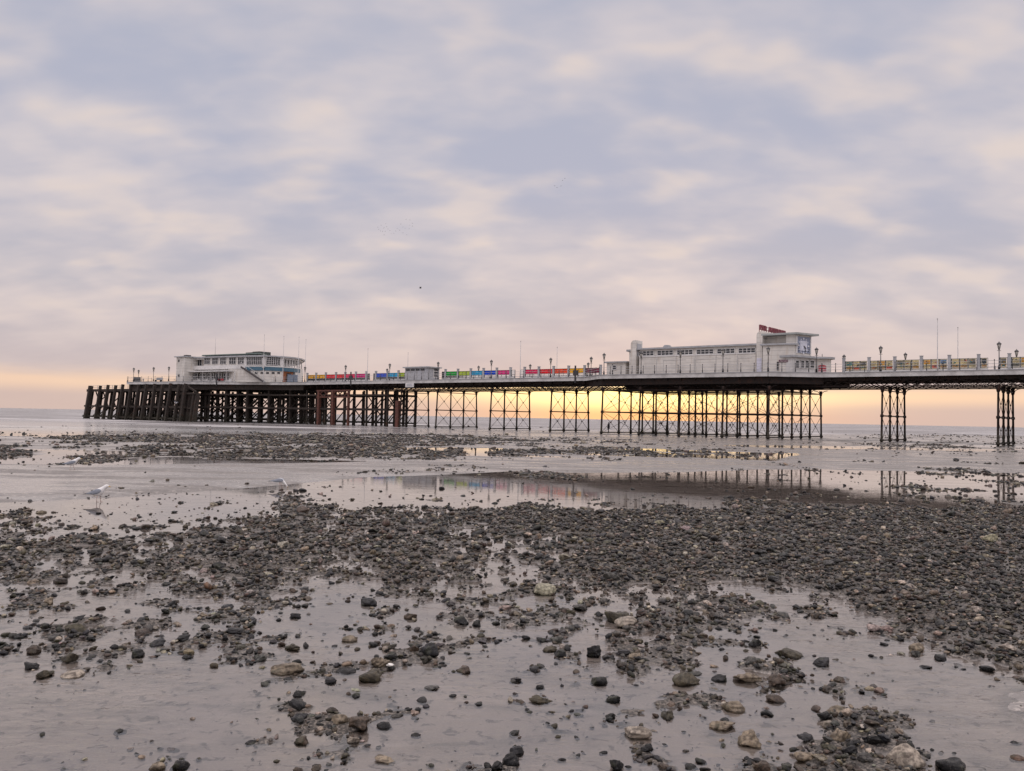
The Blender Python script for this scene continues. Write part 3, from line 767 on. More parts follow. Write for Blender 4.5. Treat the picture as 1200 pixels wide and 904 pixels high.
# windbreak screens ------------------------------------------------------------------
TINT = dict(green=(.04, .60, .14), lime=(.62, .75, .10), cyan=(.03, .60, .85), blue=(.04, .20, .80), magenta=(.85, .07, .42), pink=(.92, .10, .30),
            red=(.92, .04, .07), orange=(.95, .20, .05), yellow=(.95, .65, .05), rose=(.42, .12, .20), teal=(.05, .45, .50), cream=(.85, .80, .62), sand=(.75, .58, .36),
            slate=(.18, .22, .27), sky=(.35, .55, .85), leaf=(.16, .26, .12), coral=(.85, .32, .22), grey=(.40, .40, .38), gold=(.90, .62, .12))
def tint(n): return mat('tinted_pane_' + n, TINT[n], .25, vary=.1, nscale=2, trans=.78)
FR = lambda: mat('screen_frame', (.05, .06, .065), .5)
CLEAR = lambda: glass('clear_glass')
PZ0, PZ1 = 9.42, 10.72
def bay(t, px0, px1, kind):
    a, b = ps(px0, VC), ps(px1, VC); f = .05
    m2 = MB()
    for x in (a, b - f): m2.box(PF, x, x + f, VC - .05, VC + .05, PZ0, PZ1)
    for z in (PZ0, PZ1 - .06, PZ0 + .42): m2.box(PF, a + f, b - f, VC - .04, VC + .04, z, z + .05)
    m2.build('pane_frame', FR(), t)
    if kind == 'clear':
        MB().box(PF, a + f, b - f, VC - .01, VC + .01, PZ0 + .05, PZ1 - .06).build('clear_pane', CLEAR(), t); return
    if kind == 'art':
        n = max(1, round((b - a) / .95)); w = (b - a - 2 * f) / n
        for i in range(n):
            x0 = a + f + w * i; r = random.Random(int(px0 * 7) + i)
            c1 = r.choice(['sky', 'teal', 'cream', 'grey', 'cream', 'slate', 'cream', 'cream', 'gold', 'grey']); c2 = r.choice(['cream', 'sand', 'gold', 'cream', 'cream', 'grey', 'sand', 'coral'])
            MB().box(PF, x0 - .06, x0 + .06, VC - .06, VC + .04, PZ0, PZ1).build('mullion', FR(), t)
            zc = PZ0 + .55 + r.uniform(-.08, .1)
            p = MB().box(PF, x0 + .08, x0 + w - .08, VC - .02, VC + .02, PZ0 + .06, PZ1 - .07).build('art_panel', tint('cream'), t)
            MB().box(PF, x0 + .12, x0 + w - .12, VC - .035, VC - .021, zc + .06, PZ1 - .14).build('picture', tint(c1), p)
            MB().box(PF, x0 + .12, x0 + w - .12, VC - .035, VC - .021, PZ0 + .12, zc - .04).build('picture', tint(c2), p)
            for q in range(2):
                u = x0 + .2 + r.random() * (w - .6); z = PZ0 + .2 + r.random() * .8
                MB().box(PF, u, u + r.uniform(.12, .3), VC - .045, VC - .036, z, z + r.uniform(.05, .2)).build('picture', tint(r.choice(['coral', 'leaf', 'slate', 'gold', 'teal'])), p)
        return
    MB().box(PF, a + f, b - f, VC - .01, VC + .01, PZ0 + .47, PZ1 - .06).build('tinted_pane', tint(kind), t)
    MB().box(PF, a + f, b - f, VC - .01, VC + .01, PZ0 + .05, PZ0 + .42).build('clear_pane', CLEAR(), t)
    m2 = MB(); n = 3
    for i in range(1, n): x = a + (b - a) * i / n; m2.box(PF, x - .02, x + .02, VC - .03, VC + .03, PZ0 + .05, PZ1 - .06)
    m2.build('glazing_bar', FR(), t)
def screen(label, bays, posts):
    a, b = ps(bays[0][0], VC), ps(bays[-1][1], VC)
    t = thing('windbreak_screen', label, 'windbreak', PF.w(a, VC, ZD), 'windbreak screens down the middle of the pier')
    MB().box(PF, a, b, VC - .12, VC + .12, ZD, PZ0 - .003).build('plinth', mat('white_paint', (0, 0, 0)), t)
    m2 = MB(); m2.box(PF, a - .3, b + .3, VC - 1.0, VC - .13, ZD, ZD + .42).box(PF, a - .3, b + .3, VC + .13, VC + 1.0, ZD, ZD + .42)
    m2.build('bench', mat('bench_slats', (.30, .27, .24), .7), t)
    for p in posts:
        s = ps(p, VC); m2 = MB(); m2.box(PF, s - .17, s + .17, VC - .17, VC + .17, ZD, 11.12); m2.box(PF, s - .21, s + .21, VC - .21, VC + .21, 11.12, 11.2)
        m2.build('post', GREYP(), t)
    for x in bays: bay(t, *x)
WHITEP()
screen('windbreak with small artwork pictures right of the arcade, left of the gap', [(990.4, 1017, 'art'), (1019.6, 1047.2, 'art'), (1049.8, 1078.2, 'art'), (1081.2, 1111, 'art'), (1114.4, 1145, 'art'), (1149, 1158, 'art')], [988.8, 1018.4, 1048.6, 1079.8, 1112.6, 1147])
screen('windbreak with artwork pictures cut by the right frame edge', [(1171.6, 1181, 'art'), (1185, 1217, 'art'), (1221, 1255, 'art')], [1183, 1219, 1257])
screen('windbreak of pink, red, orange and yellow panes next to the arcade', [(609.5, 613.8, 'clear'), (615.5, 630.2, 'pink'), (632.4, 647.7, 'red'), (649.5, 665, 'orange'), (667.2, 683.7, 'yellow'), (686, 702.5, 'rose')], [614.6, 631.3, 648.6, 666.2, 684.9, 703.6])
screen('windbreak of green, lime, cyan, blue and magenta panes right of the kiosk', [(517.7, 521.3, 'clear'), (522.5, 535.7, 'green'), (537.3, 550.8, 'lime'), (552.2, 565.7, 'cyan'), (567.3, 581, 'blue'), (582.9, 597, 'magenta'), (599, 603.5, 'clear')], [521.9, 536.5, 551.5, 566.5, 582, 598.1])
screen('windbreak of blue, cyan and lime panes directly left of the kiosk', [(437.5, 440, 'clear'), (440.8, 453.2, 'blue'), (454.8, 466, 'cyan'), (467.5, 474, 'lime')], [440.4, 454, 466.8])
screen('windbreak of yellow, red and pink panes next to the pavilion', [(361, 369.8, 'yellow'), (371.2, 381.2, 'yellow'), (382.2, 393, 'red'), (394.2, 404, 'red'), (405, 416.3, 'pink'), (417.5, 428.5, 'magenta'), (429.6, 433, 'clear')], [360, 370.4, 381.7, 393.6, 404.5, 416.9, 429.1])

# kiosk
def flat_roof(t, poly, z0, z1, over=.45, m_=None, name='roof'):
    return MB().prism(offset_poly(poly, over), z0, z1).build(name, m_ or GREYP(), t)
KD = 3.0
ks0, ks1 = ps(474.3, KD), ps(500.5, KD)
zr = hit(490, 431.2, PF, KD)[1]
kp = [PF.xy(ks0, KD), PF.xy(ks1, KD), PF.xy(ks1, 6.3), PF.xy(ks0, 6.3)]
kiosk = thing('kiosk', 'small grey flat-roofed shelter between two coloured windbreaks', 'kiosk', PF.w(ks0, KD, ZD))
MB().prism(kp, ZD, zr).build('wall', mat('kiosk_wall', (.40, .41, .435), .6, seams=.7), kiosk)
flat_roof(kiosk, kp, zr + .002, zr + .22, .35)
for i in range(4):
    a = ps(476 + 5.7 * i, 3, 434); m2 = MB(); m2.box(PF, a, a + 1.0, KD - .08, KD - .01, zr - .55, zr - .22); m2.build('window', DGLASS(), kiosk)
m2 = MB(); m2.box(PF, ks1 + .01, ks1 + .09, KD + 1.6, KD + 3.1, ZD + .8, zr - .3); w_ = m2.build('window', WHITEP(), kiosk)
for i in range(3): z = ZD + 1.0 + i * .55; MB().box(PF, ks1 + .095, ks1 + .14, KD + 1.75, KD + 2.95, z, z + .4).build('pane', DGLASS(), w_)
m2 = MB(); a = ps(490, 3); m2.box(PF, a, a + 1.0, KD - .07, KD - .01, ZD, ZD + 1.9); m2.build('door', mat('kiosk_door', (.42, .43, .46), .5), kiosk)
# notice board hung from the deck edge
a, b = ps(475, -1.2, 452), ps(484.8, -1.2, 452); z1 = hit(480, 449, PF, -1.2)[1]; z0 = hit(480, 454, PF, -1.2)[1]
nb = thing('notice_board', 'small white notice board hanging from the deck edge below the kiosk', 'sign', PF.w(a, -1.2, z0))
MB().box(PF, a, b, -1.2, -1.1, z0, z1).build('board', WHITEP(), nb)
m2 = MB()
for i in range(3): m2.box(PF, a + .35 + i * .05, b - .35 - i * .1, -1.215, -1.202, z0 + .22 + i * .17, z0 + .28 + i * .17)
m2.build('lettering', mat('faded_print', (.25, .28, .35)), nb)

# ------------------------------------------------------------------ window builder on any facade frame
def window(t, fr, px0, py0, px1, py1, nx, ny, d=0.0, name='window', bars=None, glassm=None, border=.09):
    pm, qm = (px0 + px1) / 2, (py0 + py1) / 2
    s0 = hit(px0, qm, fr, d)[0]; s1 = hit(px1, qm, fr, d)[0]; z1 = hit(pm, py0, fr, d)[1]; z0 = hit(pm, py1, fr, d)[1]
    m2 = MB(); m2.box(fr, s0, s1, d - .05, d - .004, z0, z1)      # panes' dark bed
    w = MB(); fw = border
    w.box(fr, s0 - fw, s0 + .003, d - .11, d - .003, z0 - fw, z1 + fw).box(fr, s1 - .003, s1 + fw, d - .11, d - .003, z0 - fw, z1 + fw)
    w.box(fr, s0 + .003, s1 - .003, d - .115, d - .003, z0 - fw, z0).box(fr, s0 + .003, s1 - .003, d - .115, d - .003, z1, z1 + fw)
    bw = .04
    for i in range(1, nx): x = s0 + (s1 - s0) * i / nx; w.box(fr, x - bw, x + bw, d - .10, d - .052, z0, z1)
    for j in range(1, ny): z = z0 + (z1 - z0) * j / ny; w.box(fr, s0 + .01, s1 - .01, d - .09, d - .0525, z - bw * .6, z + bw * .6)
    f = w.build(name, bars or WHITEP(), t)
    m2.build('pane', glassm or DGLASS(), f); return f

# ------------------------------------------------------------------ the arcade
VF = -1.5
arc = thing('amusement_arcade', 'long cream art deco arcade hall with clock tower and red roof letters', 'building', (*PF.xy(ps(840, VF), VF), ZD))
def H(px, py, fr=PF, d=VF): return hit(px, py, fr, d)[1]
def rect(px0, px1, d0=VF, d1=None):
    d1 = WD - d0 if d1 is None else d1; a, b = ps(px0, d0, 430), ps(px1, d0, 430)
    return [PF.xy(a, d0), PF.xy(b, d0), PF.xy(b, d1), PF.xy(a, d1)]
# seaward low shed
r = rect(711, 733); z = H(720, 425.4); MB().prism(r, ZD, z).build('shed_wall', WHITE(), arc); flat_roof(arc, r, z + .002, z + .2, .35)
window(arc, Frame(r[0], r[1]), 718.5, 428.7, 722.3, 433, 1, 2); 
fr0 = Frame(r[0], r[1]); s_ = hit(717.5, 435, fr0)[0]; MB().box(fr0, s_, s_ + .12, -.1, -.004, ZD, z - .2).build('downpipe', BLACKP(), arc)
# rounded seaward end
z = H(736, 411.8); a, b = ps(732, VF, 420), ps(745, VF, 420)
cv = [PF.xy(b, VF), PF.xy(b, WD - VF)] ; n = 14
arcpts = [PF.xy(b - (b - a) * math.sin(math.pi * i / n) ** .3, VF + (WD - 2 * VF) * (1 - math.cos(math.pi * i / n)) / 2) for i in range(n + 1)]
MB().prism(arcpts[::-1], ZD, z).build('rounded_end_wall', WHITE(), arc); MB().prism(offset_poly(arcpts[::-1], .45), z + .002, z + .22).build('roof', GREYP(), arc)
# the two fins with rounded shoulders
def fin(px0, px1, pytop, d0, name='fin', thick=None):
    a, b = ps(px0, d0, 420), ps(px1, d0, 420); zt = hit((px0 + px1) / 2, pytop, PF, d0)[1]; th = thick or (WD - 2 * d0)
    R = (b - a) * .62; prof = [(a, ZD), (b, ZD), (b, zt)] + [(a + R - R * math.sin(q), zt - R * 1.15 * (1 - math.cos(q))) for q in np.linspace(0, math.pi / 2, 9)]
    m2 = MB(); n = len(prof); vs = [PF.w(s, d0, z) for s, z in prof] + [PF.w(s, d0 + th, z) for s, z in prof]
    m2.add(vs, [tuple(range(n)), tuple(range(2 * n - 1, n - 1, -1))] + [((i + 1) % n, i, n + i, n + (i + 1) % n) for i in range(n)])
    o = m2.build(name, WHITE(), arc); return a, b, zt
a, b, zt = fin(738.9, 745.2, 399, VF - .55, 'seaward_fin', 1.9)
m2 = MB(); m2.box(PF, b + .004, b + .06, VF - .3, VF + 1.0, zt - 2.4, zt - .5); m2.build('louvre', GREYP(), arc)
# hall
r = rect(750, 888); frh = Frame(r[0], r[1]); zr = H(820, 405.6); zs = H(820, 415.6); zw = H(760, 411.4)
MB().prism(r, ZD, zr - .25).build('hall_wall', WHITE(), arc)
MB().prism(offset_poly(r, .42), zr - .248, zr).build('hall_roof', GREYP(), arc)
m2 = MB(); m2.box(frh, .1, frh.len - .1, -.45, -.002, ZD, zs - .18); m2.build('lower_wall', WHITE(), arc)
m2 = MB(); m2.box(frh, .1, frh.len - .1, -.53, -.002, zs - .178, zs - .05); m2.build('sill_course', WHITEP(), arc)
for x0, x1 in ((749.4, 766.2), (770.9, 788.8), (793.9, 811.8), (816.9, 836), (841, 861), (866, 885)):
    xm = (x0 + x1) / 2; yt_ = 411.9 + (xm - 757) / 118 * -3.4; f = window(arc, frh, x0, yt_, x1, yt_ + 5.0, 4, 2)
m2 = MB(); a = ps(777, 2, 408); m2.box(PF, a, a + .8, 2, 3.2, zr, zr + .55).box(PF, a + .1, a + .7, 2.1, 3.1, zr + .55, zr + .7); m2.build('roof_vent', GREYP(), arc)
m2 = MB()
for px in (769.5, 792, 815, 839, 864): s_ = hit(px, 430, frh, -.46)[0]; m2.box(frh, s_ - .04, s_ + .04, -.50, -.452, ZD, zs - .2)
m2.build('cover_strip', mat('cover_strip', (.50, .49, .47)), arc)
a, b = hit(793, 426, frh, -.46)[0], hit(865, 426, frh, -.46)[0]
m2 = MB()
for (x0, x1) in ((hit(779, 426, frh)[0], hit(805, 426, frh)[0]), (hit(815, 424, frh)[0], hit(858, 424, frh)[0]), (hit(866, 424, frh)[0], hit(883, 424, frh)[0])):
    m2.box(frh, x0, x1, -.485, -.453, ZD + 2.2, ZD + 2.28).box(frh, x0, x0 + .08, -.485, -.453, ZD, ZD + 2.2)
m2.build('shutter_frame', mat('cover_strip', (0, 0, 0)), arc)
# landward fin and block
a, b, zt = fin(886.3, 893.2, 388.6, VF - .65, 'landward_fin', 3.1)
m2 = MB()
for i in range(3): m2.box(PF, b + .005, b + .05, VF - .2, VF + 2.4, zt - 1.0 - i * .75, zt - .93 - i * .75)
m2.build('fin_ribs', GREYP(), arc)
s_ = ps(886.8, VF - .7, 420); s2 = ps(892.4, VF - .7, 420)
MB().box(PF, s_, s2, VF - .70, VF - .652, ZD, H(890, 420.3)).build('pale_panel', mat('pale_lilac_panel', (.60, .60, .70), .5), arc)
b0 = ps(893.8, VF - 1.3, 420); b1 = ps(928.4, VF - 1.3, 420); zb = hit(910, 404.6, PF, VF - 1.3)[1]
n = 8; bp_ = [PF.xy(b0, VF - 1.3), PF.xy(b1 - 1.2, VF - 1.3)] + [PF.xy(b1 - 1.2 + 1.2 * math.sin(q), VF - .1 - 1.2 * math.cos(q)) for q in np.linspace(.2, math.pi / 2, n)] + [PF.xy(b1, 1.6), PF.xy(b0 + 1, 5.5), PF.xy(b0, 5.5)]
MB().prism(bp_, ZD, zb).build('curved_block_wall', WHITE(), arc); MB().prism(offset_poly(bp_, .3), zb + .002, zb + .22).build('curved_block_roof', GREYP(), arc)
# small dark name sign on that wall and a dark notice
frb = Frame(bp_[0], bp_[1])
def facetext(body, fr, pxc, py0, py1, d, m_, parent, name='lettering', width=None, ext=.03):
    cu = bpy.data.curves.new(name, 'FONT'); cu.body = body; cu.align_x = 'CENTER'; cu.size = 1; cu.extrude = ext
    tmp = bpy.data.objects.new('tmp', cu); COL.objects.link(tmp); bpy.context.view_layer.update()
    me = bpy.data.meshes.new_from_object(tmp.evaluated_get(bpy.context.evaluated_depsgraph_get())); bpy.data.objects.remove(tmp)
    vs = np.array([v.co[:] for v in me.vertices]); mn, mx_ = vs.min(0), vs.max(0)
    sc_, z1 = hit(pxc, py0, fr, d); z0 = hit(pxc, py1, fr, d)[1]
    h = z1 - z0; k = h / (mx_[1] - mn[1]); kx = k if width is None else width / (mx_[0] - mn[0])
    m2 = MB()
    vv = [fr.w(sc_ + (x - (mn[0] + mx_[0]) / 2) * kx, d - zz, z0 + (y - mn[1]) * k) for x, y, zz in vs]
    m2.add(vv, [tuple(p.vertices) for p in me.polygons]); bpy.data.meshes.remove(me)
    return m2.build(name, m_, parent)
s0, z0 = hit(912.7, 425.2, frb, -.05); s1 = hit(925.3, 425, frb, -.05)[0]; z1 = hit(919, 421.6, frb, -.05)[1]
sg = MB().box(frb, s0, s1, -.06, -.003, z0 + .04, z1 - .02).build('name_board', mat('maroon_board', (.09, .03, .06)), arc)
facetext('ARCADE', frb, 919, 422.3, 424.3, -.065, mat('cream_letters', (.6, .5, .5)), sg, width=(s1 - s0) * .85, ext=.01)
s0, z0 = hit(910.6, 434, frb, -.05); z1 = hit(911, 424.3, frb, -.05)[1]
MB().box(frb, s0, s0 + .2, -.16, -.003, z0, z1).build('wall_notice', BLACKP(), arc)  # narrow dark notice fixed to the wall
# tower
Cn = PF.xy(ps(932, VF - .2, 400), VF - .2); dC = Vector((.853, .522)).normalized(); zt = hit(932, 392.2, PF, VF - .2)[1]
Dn = (Cn[0] + dC.x * 3.15, Cn[1] + dC.y * 3.15); frC = Frame(Cn, Dn)
As = ps(902, VF, 400); As = ps(894, VF, 400)
tower = [PF.xy(As, VF + .9), PF.xy(ps(918, VF), VF + .9), (PF.xy(ps(921.5, VF), VF - .2)), Cn, Dn, frC.xy(3.15, 4.5), PF.xy(As, WD - VF)]
MB().prism(tower, zb - .8, zt).build('tower_wall', WHITE(), arc)
MB().prism(tower, ZD, zb - .802).build('tower_wall', WHITE(), arc)
rp = [PF.xy(As, VF - .1), Cn, (Dn[0] + .2, Dn[1]), frC.xy(3.2, 4.5), PF.xy(As, WD - VF)]
MB().prism(offset_poly(rp, .55), zt + .002, zt + .25).build('tower_roof', ROOFM(), arc)
# clock
def cw(x, y0): return hit(x, y0, frC, -.03)
s0, z1 = cw(933.6, 394.2); s1, z0 = cw(948.6, 414.6)
ck = MB().box(frC, s0, s1, -.10, -.003, z0, z1).build('clock_panel', mat('clock_panel_blue', (.22, .25, .34), .4), arc)
zc0 = z1 - (s1 - s0) * .96; cx, cz = (s0 + s1) / 2, (zc0 + z1) / 2; R = (s1 - s0) * .43
m2 = MB(); m2.box(frC, cx - R * .62, cx + R * .62, -.125, -.102, cz - R * .60, cz + R * .62); m2.build('clock_face', mat('clock_face', (.58, .60, .68), .4), ck)
m2 = MB(); m3 = MB()
for i in range(12):
    q = math.pi * i / 6; x, z = cx + math.sin(q) * R * .88, cz + math.cos(q) * R * .88
    if i % 3 == 0: m2.box(frC, x - .11, x + .11, -.128, -.104, z - .11, z + .11)
    else: m2.box(frC, x - .07, x + .07, -.128, -.104, z - .07, z + .07)
m2.build('hour_marks', mat('clock_marks', (.70, .70, .74)), ck)
for q, L, w in ((math.radians(128), R * .50, .09), (math.radians(150), R * .80, .06)):
    m3.bar(frC.w(cx, -.145, cz), frC.w(cx + math.sin(q) * L, -.145, cz + math.cos(q) * L), w)
m3.build('clock_hands', BLACKP(), ck)
m2 = MB()
for i in range(4):
    for j in range(3):
        x = s0 + .3 + (s1 - s0 - .6) * i / 3; z = z0 + .18 + j * .28; m2.box(frC, x - .16, x + .16, -.118, -.102, z, z + .13)
m2.build('grille', mat('clock_grille', (.06, .07, .10)), ck)
for s_ in (s0 - .16, s1 + .02): MB().box(frC, s_, s_ + .14, -.2, -.003, z0 - .1, z1 + .1).build('pilaster', WHITEP(), arc)
# entrance bay below the clock
e0 = hit(928.5, 425, frC, -.6)[0]; e1 = hit(954.8, 425, frC, -.6)[0]; ez = hit(942, 419.8, frC, -.6)[1]
m2 = MB(); m2.box(frC, e0, e1, -.6, 3, ZD, ez); m2.build('entrance_wall', WHITEP(), arc)
m2 = MB(); m2.box(frC, e0 - .35, e1 + .35, -1.1, 3, ez + .002, ez + .28); m2.build('entrance_canopy', GREYP(), arc)
for x0, x1 in ((932, 935.8), (938, 941.9), (943.2, 947), (949, 953.6)):
    window(arc, frC, x0, 422.9, x1, 431.3, 1, 3, -.6, 'glazed_door')
# annex with the red sign
A0 = frC.xy(e1, .1); A1 = (A0[0] + 2.35, A0[1] + .25); fra = Frame(A0, A1); az = hit(965, 420.8, fra, 0)[1]
n = 8; bx, by = fra.x, fra.y
an = [A0, A1] + [(A1[0] + bx.x * .9 * math.sin(q) + by.x * .9 * (1 - math.cos(q)), A1[1] + bx.y * .9 * math.sin(q) + by.y * .9 * (1 - math.cos(q))) for q in np.linspace(.2, math.pi / 2, n)]
lastp = an[-1]; an += [(lastp[0] + by.x * 3.4, lastp[1] + by.y * 3.4), (A0[0] + by.x * 4.3, A0[1] + by.y * 4.3)]
MB().prism(an, ZD, az).build('annex_wall', WHITE(), arc); MB().prism(offset_poly(an, .5), az + .002, az + .25).build('annex_roof', GREYP(), arc)
s_ = hit(963.5, 416, fra, 1.2)[0]; MB().tube([fra.w(s_, 1.2, az), fra.w(s_, 1.2, az + .75)], [.05, .04], 6).build('vent_pipe', BLACKP(), arc)
s0 = hit(958.9, 432, fra, -.04)[0]; s1 = hit(968.3, 432, fra, -.04)[0]; z1 = hit(963, 427.6, fra, -.04)[1]; z0 = hit(963, 436.2, fra, -.04)[1]
bd = MB().box(fra, s0, s1, -.05, -.003, z0, z1 - .1).build('sign_board', mat('pink_white_board', (.62, .45, .47)), arc)
RED = lambda: mat('red_sign', (.42, .015, .03), .4); hh = z1 - z0
m2 = MB(); cx = (s0 + s1) / 2; rr = (s1 - s0) / 2
pts = [(cx - rr + .02, z0 + hh * .74), (cx + rr - .02, z0 + hh * .74)] + [(cx + rr * math.cos(q) * .98, z0 + hh * .78 + hh * .18 * math.sin(q)) for q in np.linspace(0, math.pi, 9)]
k = len(pts); vs = [fra.w(s, -.07, z) for s, z in pts] + [fra.w(s, -.052, z) for s, z in pts]
m2.add(vs, [tuple(range(k)), tuple(range(2 * k - 1, k - 1, -1))] + [((i + 1) % k, i, k + i, k + (i + 1) % k) for i in range(k)])
m2.box(fra, s0 + .03, s1 - .03, -.07, -.052, z0 + hh * .42, z0 + hh * .60).box(fra, s0 + .03, s1 - .03, -.07, -.052, z0 + hh * .17, z0 + hh * .33)
m2.build('red_bands', RED(), bd)
# roof letters facing the shore: they run across the pier
Ls = ps(890.8, VF - .5, 385); S0 = PF.xy(Ls, VF - .5); frL = Frame(S0, (S0[0] + PF.y.x, S0[1] + PF.y.y))
zt0 = hit(890.8, 380.6, frL, 0)[1]; zt1 = hit(890.8, 386.8, frL, 0)[1]; L = hit(920.5, 388, frL, 0)[0]; hL = zt0 - zt1
sign = thing('roof_letters', 'large maroon letters reading PIER AMUSEMENTS standing on the arcade roof', 'sign', (*S0, zt1))
MAR = lambda: mat('maroon_letters', (.17, .012, .03), .5)
m2 = MB()
for i in range(12): m2.bar(frL.w(L * i / 11, .12, zt1 - 1.0), frL.w(L * i / 11, .12, zt0), .07)
for z in (zt1 + .15, zt0 - .15): m2.bar(frL.w(-.05, .12, z), frL.w(L, .12, z), .07)
m2.build('letter_frame', MAR(), sign)
pxm = lambda s: 600 + FPX * (frL.w(s, 0, 0)[0] * 1.0) / frL.w(s, 0, 0)[1]
def roofword(body, sa, sb):
    cu = bpy.data.curves.new('w', 'FONT'); cu.body = body; cu.size = 1; cu.extrude = .06; cu.offset = .035
    tmp = bpy.data.objects.new('tmp', cu); COL.objects.link(tmp); bpy.context.view_layer.update()
    me = bpy.data.meshes.new_from_object(tmp.evaluated_get(bpy.context.evaluated_depsgraph_get())); bpy.data.objects.remove(tmp)
    vs = np.array([v.co[:] for v in me.vertices]); mn, mx_ = vs.min(0), vs.max(0)
    m2 = MB(); m2.add([frL.w(sa + (x - mn[0]) / (mx_[0] - mn[0]) * (sb - sa), -z, zt1 + (y - mn[1]) / (mx_[1] - mn[1]) * hL) for x, y, z in vs], [tuple(p.vertices) for p in me.polygons])
    bpy.data.meshes.remove(me); return m2.build('letters', MAR(), sign)
roofword('PIER', 0, L * .245); roofword('AMUSEMENTS', L * .31, L)

# ------------------------------------------------------------------ the pavilion
q = 1.4
Fp = [pz(226.5, 136 * q), pz(267, 131.6 * q), pz(287.5, 129.8 * q), pz(309.7, 128.5 * q), pz(331, 130.0 * q), pz(343, 131.8 * q), pz(350.5, 134.3 * q), pz(354.5, 137.5 * q)]
pav = thing('pavilion', 'white two-storey art deco pavilion with rounded glazed end at the seaward end of the pier', 'building', (*Fp[0], ZD))
body = Fp + [mirror(p) for p in Fp[::-1]]
# tower (aligned with the pier)
tc_ = pz(215.4, 134.6 * q); s_, d_ = PF.sd(tc_); tl = hit(206.2, 440, PF, d_)[0]
tw = [PF.xy(tl, d_), PF.xy(s_, d_), PF.xy(s_, d_ + 6), PF.xy(tl, d_ + 6)]
zt = hit(215.4, 418.6, PF, d_)[1]; ZR = hit(309.7, 416.6, Frame(Fp[2], Fp[3]), 0)[1]
MB().prism(tw, ZD, zt).build('tower_wall', WHITE(), pav); MB().prism(offset_poly(tw, .4), zt + .002, zt + .22).build('tower_roof', GREYP(), pav)
MB().box(PF, s_ - 1.8, s_ - .8, d_ + .8, d_ + 2, zt + .22, zt + .55).build('vent_box', BLACKP(), pav)
frt = Frame(tw[0], tw[1])
for y in (422.9, 440.4):
    s0, z0 = hit(208.7, y + 1.6, frt, 0); s1, z1 = hit(210.4, y - 1.4, frt, 0); MB().box(frt, s0, s1, -.06, -.004, z0, z1).build('window', DGLASS(), pav)
back = [(p[0], p[1]) for p in body]
s_f, d_f = PF.sd(Fp[0])
BK = [pz(352.5, 142 * q), pz(347, 147 * q), pz(338, 151 * q), pz(300, 152.5 * q)]
core = Fp + BK + [PF.xy(tl, WD - d_ - 7), PF.xy(tl, d_ + 4)]
ins = offset_poly(core, -1.0)
GF = 11.55      # top of the ground floor
# ground floor solid (set back on the left of F2, flush on the right)
MB().prism(ins, ZD, GF).build('ground_floor_wall', WHITE(), pav)
MB().prism(offset_poly(core, -.05), GF, GF + .28).build('upper_floor_slab', WHITEP(), pav)
MB().prism(offset_poly(core, -.9), GF + .28, ZR - .45).build('upper_floor_core', WHITE(), pav) if False else None
MB().prism(offset_poly(core, .45), ZR - .30, ZR).build('roof', GREYP(), pav)
MB().prism(offset_poly(core, .0), ZR - .62, ZR - .302).build('roof_fascia', WHITEP(), pav)
# inner upper core (dark rooms behind the glazing)
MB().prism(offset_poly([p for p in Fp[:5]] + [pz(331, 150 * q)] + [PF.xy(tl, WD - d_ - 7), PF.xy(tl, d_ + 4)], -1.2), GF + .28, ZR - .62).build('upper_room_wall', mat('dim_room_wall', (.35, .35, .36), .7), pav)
frs = [Frame(a, b) for a, b in zip(Fp, Fp[1:])]
def seg_window(i, px0, py0, px1, py1, nx, ny, d=0.0, **k): return window(pav, frs[i], px0, py0, px1, py1, nx, ny, d, **k)
# upper left: window wall on segment 0 and 1
zu0, zu1 = GF + .28, ZR - .62
m2 = MB(); m2.box(frs[0], hit(239, 425, frs[0])[0], frs[0].len, .0, .25, zu0, zu1); m2.build('upper_wall', WHITE(), pav)
m2 = MB(); m2.box(frs[1], 0.02, frs[1].len, .0, .25, zu0, zu1); m2.build('upper_wall', WHITE(), pav)
for x0, x1, sg_ in ((239.8, 246.4, 0), (249, 255.6, 0), (258.3, 265, 0), (269, 276.5, 1), (279.2, 286, 1)):
    seg_window(sg_, x0, 419.2, x1, 426.8, 3, 2)
# recessed corner with verandah
m2 = MB(); a = frs[0]
m2.box(a, .1, hit(239, 425, a)[0] - .02, .9, 1.1, zu0, zu1); m2.build('recess_wall', mat('cream_recess', (.50, .46, .40), .7), pav)
seg_window(0, 232, 420, 236.5, 430, 2, 1, .9)
# big glazing right part
for i, x0, x1, nx in ((2, 289, 308.4, 9), (3, 312.6, 328, 6)):
    seg_window(i, x0, 418.6, x1, 427.6, nx, 2 if i == 2 else 4)
m2 = MB()
for i in (2, 3): m2.box(frs[i], .02, frs[i].len - .02, .02, .2, zu0, zu0 + .55).box(frs[i], .02, frs[i].len - .02, .02, .2, zu1 - .25, zu1)
for px, i in ((287.8, 2), (309.5, 3), (330.3, 3)): s_ = hit(px, 425, frs[i])[0]; m2.box(frs[i], s_ - .35, s_ + .35, -.06, .3, zu0, zu1)
m2.build('upper_pier_wall', WHITEP(), pav)
# open verandah at the rounded end: posts and rails
for i, pxs in ((4, (333, 336.5, 340, 343)), (5, (346, 349)), (6, (351.5, 354))):
    for px in pxs:
        s_ = hit(px, 425, frs[i])[0]; MB().box(frs[i], s_ - .09, s_ + .09, .02, .2, zu0, zu1).build('verandah_post', WHITEP(), pav)
m2 = MB()
for f in frs[4:]:
    m2.box(f, 0, f.len, .02, .1, zu0, zu0 + .45)
    for z in (.75, 1.05): m2.bar(f.w(0, .06, zu0 + z), f.w(f.len, .06, zu0 + z), .05)
m2.build('verandah_rail', WHITEP(), pav)
